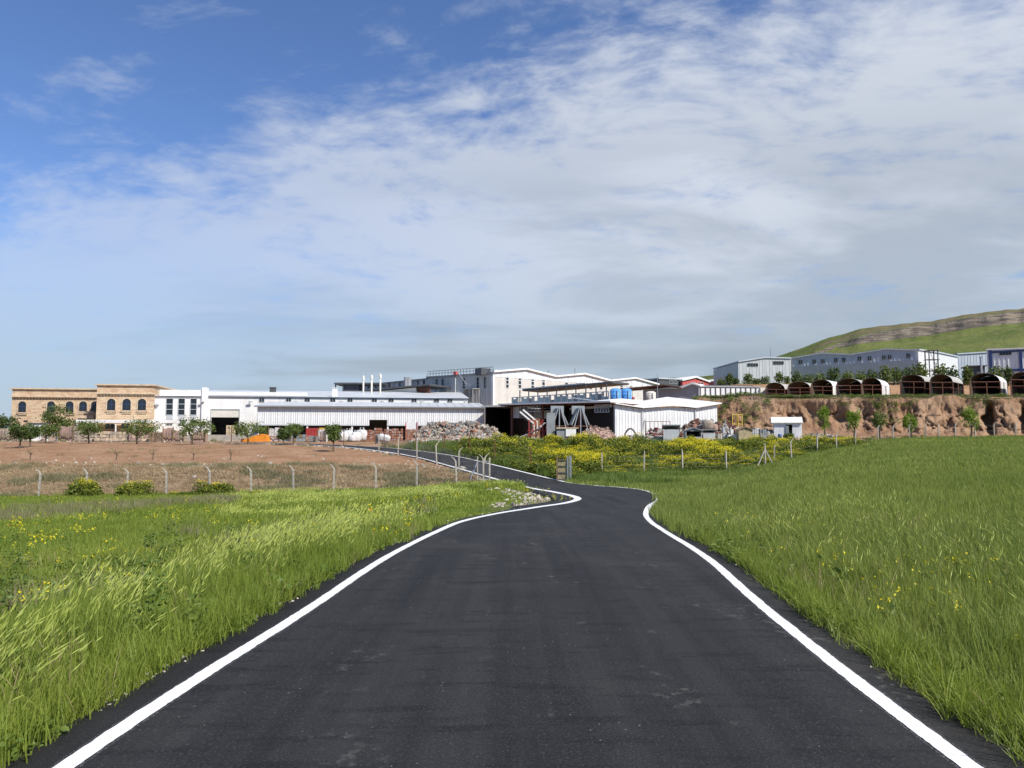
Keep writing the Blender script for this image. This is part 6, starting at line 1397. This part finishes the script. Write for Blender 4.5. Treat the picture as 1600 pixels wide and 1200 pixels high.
# rubble heaps: broken slabs
def heap(name, label, px0, px1, pk, Y, dep, n, sd, mats, smin=.15, smax=.55):
    """pk: list of (px, pytop) crest of the heap"""
    r = np.random.default_rng(sd); V = []; F_ = []; MI = []
    cp_ = np.array(pk, float); x0, x1 = X_at(px0, Y), X_at(px1, Y)
    base_f = np.array([(-1,-1,-1),(1,-1,-1),(1,1,-1),(-1,1,-1),(-1,-1,1),(1,-1,1),(1,1,1),(-1,1,1)], float); fc = np.array([(0,3,2,1),(4,5,6,7),(0,1,5,4),(1,2,6,5),(2,3,7,6),(3,0,4,7)])
    for i in range(n):
        px = r.uniform(px0, px1); t_ = r.random(); yy = Y - dep / 2 + dep * t_; x = X_at(px, yy); zt = at(px, np.interp(px, cp_[:, 0], cp_[:, 1]), Y)[2]; g_ = float(base_z(np.array([x]), np.array([yy]))[0])
        z = g_ + (zt - g_) * math.sin(math.pi * min(.5, t_) if t_ < .5 else math.pi * t_) * r.uniform(.55, 1.0); s_ = r.uniform(smin, smax) * r.uniform(.4, 1); q2, _ = np.linalg.qr(r.normal(size=(3, 3))); 
        v = (base_f * r.uniform(.75, 1.15, (8, 3))) * np.array([s_, s_ * r.uniform(.4, 1), s_ * r.uniform(.12, .45)]) @ q2.T + (x, yy, z); F_.append(fc + 8 * i); V.append(v); MI += [r.integers(len(mats))] * 6
    # soil core
    us_ = np.linspace(px0, px1, 26); ts_ = np.linspace(0, 1, 9); k0 = 8 * n; core = []
    for t_ in ts_:
        for px in us_:
            yy = Y - dep / 2 + dep * t_; x = X_at(px, yy); zt = at(px, np.interp(px, cp_[:, 0], cp_[:, 1]), Y)[2]; g_ = float(base_z(np.array([x]), np.array([yy]))[0]) - .3; core.append((x, yy, g_ + (zt - g_) * math.sin(math.pi * t_) * .82 + r.normal(0, .06)))
    V.append(np.array(core)); ii_ = (np.arange(8)[:, None] * 26 + np.arange(25)[None]).ravel() + k0; F_.append(np.stack([ii_, ii_ + 1, ii_ + 27, ii_ + 26], 1)); MI += [0] * len(ii_)
    return tag(link(name, np_mesh(name, np.vstack(V), np.vstack(F_), mats, MI)), label, 'rubble', kind='stuff')
M_rub = mat('rubble_dust', (.40, .33, .25), .95, .3, 2, bump=.4); M_rubw = mat('rubble_pale', (.47, .44, .39), .9, .25, 2); M_rubg = mat('rubble_grey', (.24, .235, .22), .9, .3, 2); M_rubr = mat('rubble_reddish', (.36, .20, .14), .9, .3, 2)
heap('rubble_heap', 'big heap of broken pale stone before the lean-to', 650, 786, [(650, 676), (668, 663), (690, 657), (705, 662), (725, 659), (740, 656.5), (755, 665), (772, 667), (786, 683)], 108, 9, 2800, 501, [M_rub, M_rubw, M_rub, M_rubg, M_rubr, M_rubg], .1, .42)
heap('rubble_heap', 'low scatter of stone waste behind the mustard', 640, 850, [(640, 687), (700, 682), (780, 683), (850, 687)], 98, 6, 700, 502, [M_rub, M_rubw, M_rubr, M_rubw], .1, .35)
heap('gravel_heap', 'pale pink gravel mound under the open shed', 903, 962, [(903, 680), (922, 664), (935, 666), (942, 669), (950, 667), (962, 681)], 101.5, 5, 700, 503, [M_slab2, M_rub, M_slab2], .05, .18)
heap('rubble_heap', 'flat stone waste in front of the white ribbed shed', 960, 1080, [(960, 684), (990, 681), (1010, 680), (1040, 682), (1080, 686)], 97, 4, 500, 504, [M_rub, M_rubw, M_rubw], .08, .3)
heap('scrap_heap', 'jumble of scrap and stone right of the white ribbed shed', 1060, 1165, [(1060, 672), (1075, 661), (1090, 657), (1105, 659), (1120, 660), (1135, 662), (1150, 667), (1165, 676)], 103, 5, 900, 505, [M_rub, M_rubw, M_rubg, M_rubr, M_rust])
heap('scrap_heap', 'red and white scrap in front of the white shed wall', 1008, 1050, [(1008, 682), (1016, 670), (1026, 668), (1040, 672), (1050, 682)], 99, 3.5, 300, 506, [M_red, M_rubw, M_rust, M_rubg], .1, .4)
heap('rubble_heap', 'low white rubble strip between brown hut and small shed', 1168, 1215, [(1168, 678), (1185, 669), (1200, 672), (1215, 677)], 101, 4, 260, 507, [M_rubw, M_rub, M_rubg], .1, .35)
heap('rubble_heap', 'thin stone strip right of the small white shed', 1250, 1300, [(1250, 681), (1270, 677.5), (1300, 678)], 100, 3, 160, 508, [M_rubw, M_rub], .08, .25)
# A-frame slab racks, standing slab, bench
def aframe(px, Y, lab):
    q_ = base(px, Y); T_ = empty('slab_rack', q_, R(8), lab, 'slab rack', 'A-frame slab racks'); H_ = at(px, 638, Y)[2] - q_[2]; zl_ = at(px, 664, Y)[2] - q_[2]
    for s_ in (-1, 1): MB().prism([(s_ * 1.05, zl_), (s_ * .12, H_), (s_ * .26, H_), (s_ * 1.22, zl_)], -.7, .7).build('slab', M_slabg, T_)
    for x in (-1.3, .0, 1.3): MB().beam((x, -.8, -.2), (x * .12, -.8, H_ + .1), .11, .11).build('leg', M_metal, T_)
    MB().box(-1.2, 1.2, -.85, -.74, zl_ - .2, zl_ - .1).build('rail', M_rust, T_); MB().box(-.8, .9, .75, .85, H_ - .75, H_ + .35).build('backboard', M_slabg, T_)
aframe(872, 98, 'left steel A-frame rack holding grey slabs'); aframe(905, 98.6, 'right steel A-frame rack holding grey slabs')
MB().box(-.5, .5, -.12, .12, -.3, at(861, 645, 96)[2] - base(861, 96)[2]).box(-.56, -.5, -.14, .14, -.3, 3.3).build('standing_slab', M_slabg, None, label='tall narrow grey slab standing left of the A-frame racks', category='slab').location = tuple(base(861, 96))
q_ = base(886, 95); T_ = empty('stone_bench', q_, 0, 'pale stone worktop on a white block below the A-frame racks', 'bench'); h_ = at(886, 668, 95)[2] - q_[2]; MB().box(-1.35, 1.35, -.6, .6, h_ - .14, h_).build('top', M_stonetrim, T_); MB().box(-.2, 1.05, -.55, .5, .55, h_ - .142).build('block', M_white, T_); MB().box(-1.3, -.22, -.4, .5, -.2, h_ - .142).build('base', M_slabg, T_); MB().box(.1, .9, -.45, .5, -.2, .548).build('base', M_wood, T_)
# leaning white beams with red rack
q_ = base(838, 101); T_ = empty('red_steel_rack', q_, R(-10), 'red steel rack leaning full of white sheets before the open shed', 'rack'); hR = at(838, 656, 101)[2] - q_[2]
for x in (-.9, 0, .9): MB().box(x - .05, x + .05, -.5, -.4, -.2, hR).build('upright', M_red, T_); MB().beam((x, -.45, .1), (x + .6, .5, hR * .9), .07, .07).build('brace', M_red, T_)
for z in (.5, 1.1, hR - .1): MB().box(-1.1, 1.1, -.52, -.38, z, z + .08).build('rail', M_red, T_)
for k_ in range(4): MB().beam((-2.6 + k_ * .35, .1 + k_ * .1, .1), (.5 + k_ * .2, .2 + k_ * .1, hR * (.55 + .1 * k_)), .9, .07).build('sheet', M_white if k_ % 2 else M_bag, T_)
for k_ in range(2): q2 = base(824 + k_ * 5, 102.5); MB().beam((-1.0, 0, 3.7), (.9, 0, 2.1), .25, .2).beam((.9, 0, -.2), (.9, .02, 2.1), .1, .1).build('leaning_beam', M_white, None, label='%s white beam sloping above the red steel rack' % ('upper' if k_ else 'lower'), category='beam').location = tuple(q2 + (0, 0, .25 * k_))
for px, yt, yb, Y, w_, lab in ((842, 638, 650, 106, 34, 'pale grey sheet wall hanging under the open shed roof'),): pass
# kennels, huts and props on the right
def kennel(px0, px1, pyt, Y, lab, wall, roof_m, dark=True, gable=True, name='kennel', cat='kennel', dep=1.5):
    q_ = base((px0 + px1) / 2, Y); W_ = (px1 - px0) / 1200 * Y; H_ = at(px0, pyt, Y)[2] - q_[2]; T_ = empty(name, q_, R(rng.uniform(-14, 4)), lab, cat); zw = H_ * .74
    mb = MB().box(-W_ / 2, -W_ / 2 + .1, -dep / 2, dep / 2, -.2, zw).box(W_ / 2 - .1, W_ / 2, -dep / 2, dep / 2, -.2, zw).box(-W_ / 2 + .1, W_ / 2 - .1, dep / 2 - .1, dep / 2, -.2, zw)
    mb.box(-W_ / 2 + .1, W_ / 2 - .1, -dep / 2, -dep / 2 + .08, -.2, zw * (.45 if dark else .98)); mb.build('wall', wall, T_)
    if gable: MB().prism([(-W_ / 2 - .12, zw), (0, H_ - .08), (W_ / 2 + .12, zw), (W_ / 2 + .12, zw + .1), (0, H_), (-W_ / 2 - .12, zw + .1)], -dep / 2 - .15, dep / 2 + .15).build('roof', roof_m, T_); MB().prism([(-W_ / 2, zw + .002), (W_ / 2, zw + .002), (0, H_ - .09)], -dep / 2 + .02, -dep / 2 + .06).build('gable', wall, T_)
    else: MB().prism([(-dep / 2 - .2, H_ - .02), (dep / 2 + .2, zw + .02), (dep / 2 + .2, zw + .14), (-dep / 2 - .2, H_ + .1)], -W_ / 2 - .15, W_ / 2 + .15, 'x').build('roof', roof_m, T_)
    if dark: MB().box(-W_ / 2 + .1, W_ / 2 - .1, dep / 2 - .14, dep / 2 - .101, -.1, zw - .02).build('shade_panel', M_black, T_)  # black sheet added inside as painted shade for the open front
    return T_
kennel(1036, 1060, 665, 95, 'pale grey flat-roofed booth on a stand before the white shed', M_lgrey, M_slabg, False, False, 'booth', 'booth'); kennel(1069, 1094, 668, 93.5, 'grey gabled kennel with dark open front', M_grey, M_slabg); kennel(1098, 1116, 672, 95.5, 'pale low kennel box below a round boulder', M_lgrey, M_slabg, False, False)
kennel(1151, 1172, 667, 94.5, 'small wooden hut with brown pitched roof', M_bamboo, M_wood, False, True, 'wooden_hut', 'hut')
for i, (px, Y, s_, m_, lab) in enumerate(((1106, 99, .72, M_rub, 'big round beige boulder above the pale kennel box'), (1094, 100, .45, M_rubg, 'dark boulder left of the round beige one'), (1116, 99.5, .5, M_slab2, 'pinkish boulder right of the round beige one'), (1085, 101, .45, M_rubr, 'reddish boulder at the left of the scrap jumble'))):
    b_ = base(px, Y); l_ = link('boulder', lump_mesh(s_ * .9, s_ * .8, s_ * .95, 80 + i, m_)); tag(l_, lab, 'boulder'); l_.location = (b_[0], Y, b_[2] + (1.0 if i else 1.1))
for i, (a, b, pyt, Y, m_, lab) in enumerate(((1119, 1126, 668, 95.5, M_rubw, 'pale stone pillar right of the pale kennel box'), (1128, 1134, 668, 96, M_lgrey, 'grey stone pillar left of the white block pile'), (1136, 1149, 671, 95, M_white, 'white block pile left of the wooden hut'), (1174, 1183, 671, 97, M_lgrey, 'grey box right of the wooden hut'), (1186, 1196, 671, 98, M_slabg, 'low grey slabs between hut and small shed'))): block_stack(a, b, pyt, Y, lab, m_, 2 if b - a < 8 else 3, 2, 'stone_stack', 'stones', 'block', .9)
for i, (px, m_, lab) in enumerate(((1139, M_rust, 'rusty upright frame in the scrap jumble'), (1147.5, M_yellow, 'left yellow upright frame in the scrap jumble'), (1156, M_yellow, 'right yellow upright frame in the scrap jumble'))):
    q_ = base(px, 104); T_ = empty('upright_frame', q_, R(10), lab, 'frame'); h_ = at(px, 647, 104)[2] - q_[2]
    for x in (-.3, .3): MB().box(x - .05, x + .05, -.05, .05, -.2, h_).build('upright', m_, T_)
    MB().box(-.25, .25, -.05, .05, h_ - .1, h_).build('top_bar', m_, T_); MB().box(-.25, .25, -.05, .05, h_ * .55, h_ * .55 + .09).build('cross_bar', m_, T_)
q_ = base(985, 99.5); mb = MB(); arc = [np.array([-.75 + 1.5 * t_, 0, .15 + 1.15 * math.sin(math.pi * min(1, t_ * .8 + .12))]) for t_ in np.linspace(0, 1, 12)]; mb.path(arc, .11, 8); mb.tube((-.75, 0, -.2), arc[0], .11); mb.build('bent_hose', M_dgrey, None, label='dark bent hose arching in front of the white shed wall', category='hose').location = tuple(q_)
q_ = base(1028, 101.5); T_ = empty('railing_frame', q_, 0, 'thin steel railing frame leaning at the white shed wall', 'railing'); h_ = at(1028, 659, 101.5)[2] - q_[2]
for k_ in range(7): x = -1.6 + k_ * 3.2 / 6; MB().box(x - .03, x + .03, -.03, .03, -.2, h_).build('bar', M_rust, T_)
MB().box(-1.65, 1.65, -.035, .035, h_, h_ + .07).build('top_bar', M_rust, T_)
# small white gabled shed
q_ = base(1207.5, 99.5); SH = Front('small_white_shed', 'small white shed with pale gable roof and dark doorway', 'shed', 1208.5, 99.5, 1252.5, 98.5, q_[2]); zw = SH.hit(1230, 660.5)[1]; zp = SH.hit(1230, 652.5)[1]; xa, xb = SH.hit(1228, 670)[0], SH.hit(1238, 670)[0]
wall_with_hole(SH, 'front_wall', M_white2, SH.L, zw, (xa, xb, 0, zw - .25), .1); SH.part('side_wall', M_lgrey, MB().box(0, .1, .1, 2.6, -.2, zw).box(SH.L - .1, SH.L, .1, 2.6, -.2, zw).box(.1, SH.L - .1, 2.5, 2.6, -.2, zw))
SH.part('roof', M_white, MB().prism([(-.25, zw - .05), (1.3, zp), (2.85, zw - .05), (2.85, zw + .05), (1.3, zp + .1), (-.25, zw + .05)], -.3, SH.L + .1, 'x')); SH.part('shade_panel', M_black, MB().box(.11, SH.L - .11, 2.3, 2.45, 0, zw - .1)); SH.part('door', M_slabg, MB().box(xa - .02, xa + .35, -.12, -.06, 0, zw - .4)); SH.part('joint', M_lgrey, MB().box(SH.L * .42, SH.L * .42 + .06, -.03, -.002, 0, zw))  # black sheet behind the doorway is painted shade
bq = base(1217.5, 97.5); T_ = empty('blue_barrel', bq, 0, 'blue barrel standing by the small white shed', 'barrel'); MB().tube((0, 0, 0), (0, 0, .62), .22, .24, 14).build('drum', M_bluef, T_, True); MB().tube((0, 0, .62), (0, 0, .68), .25, .2, 14).build('lid', M_blue, T_)
q_ = base(1380, 107);
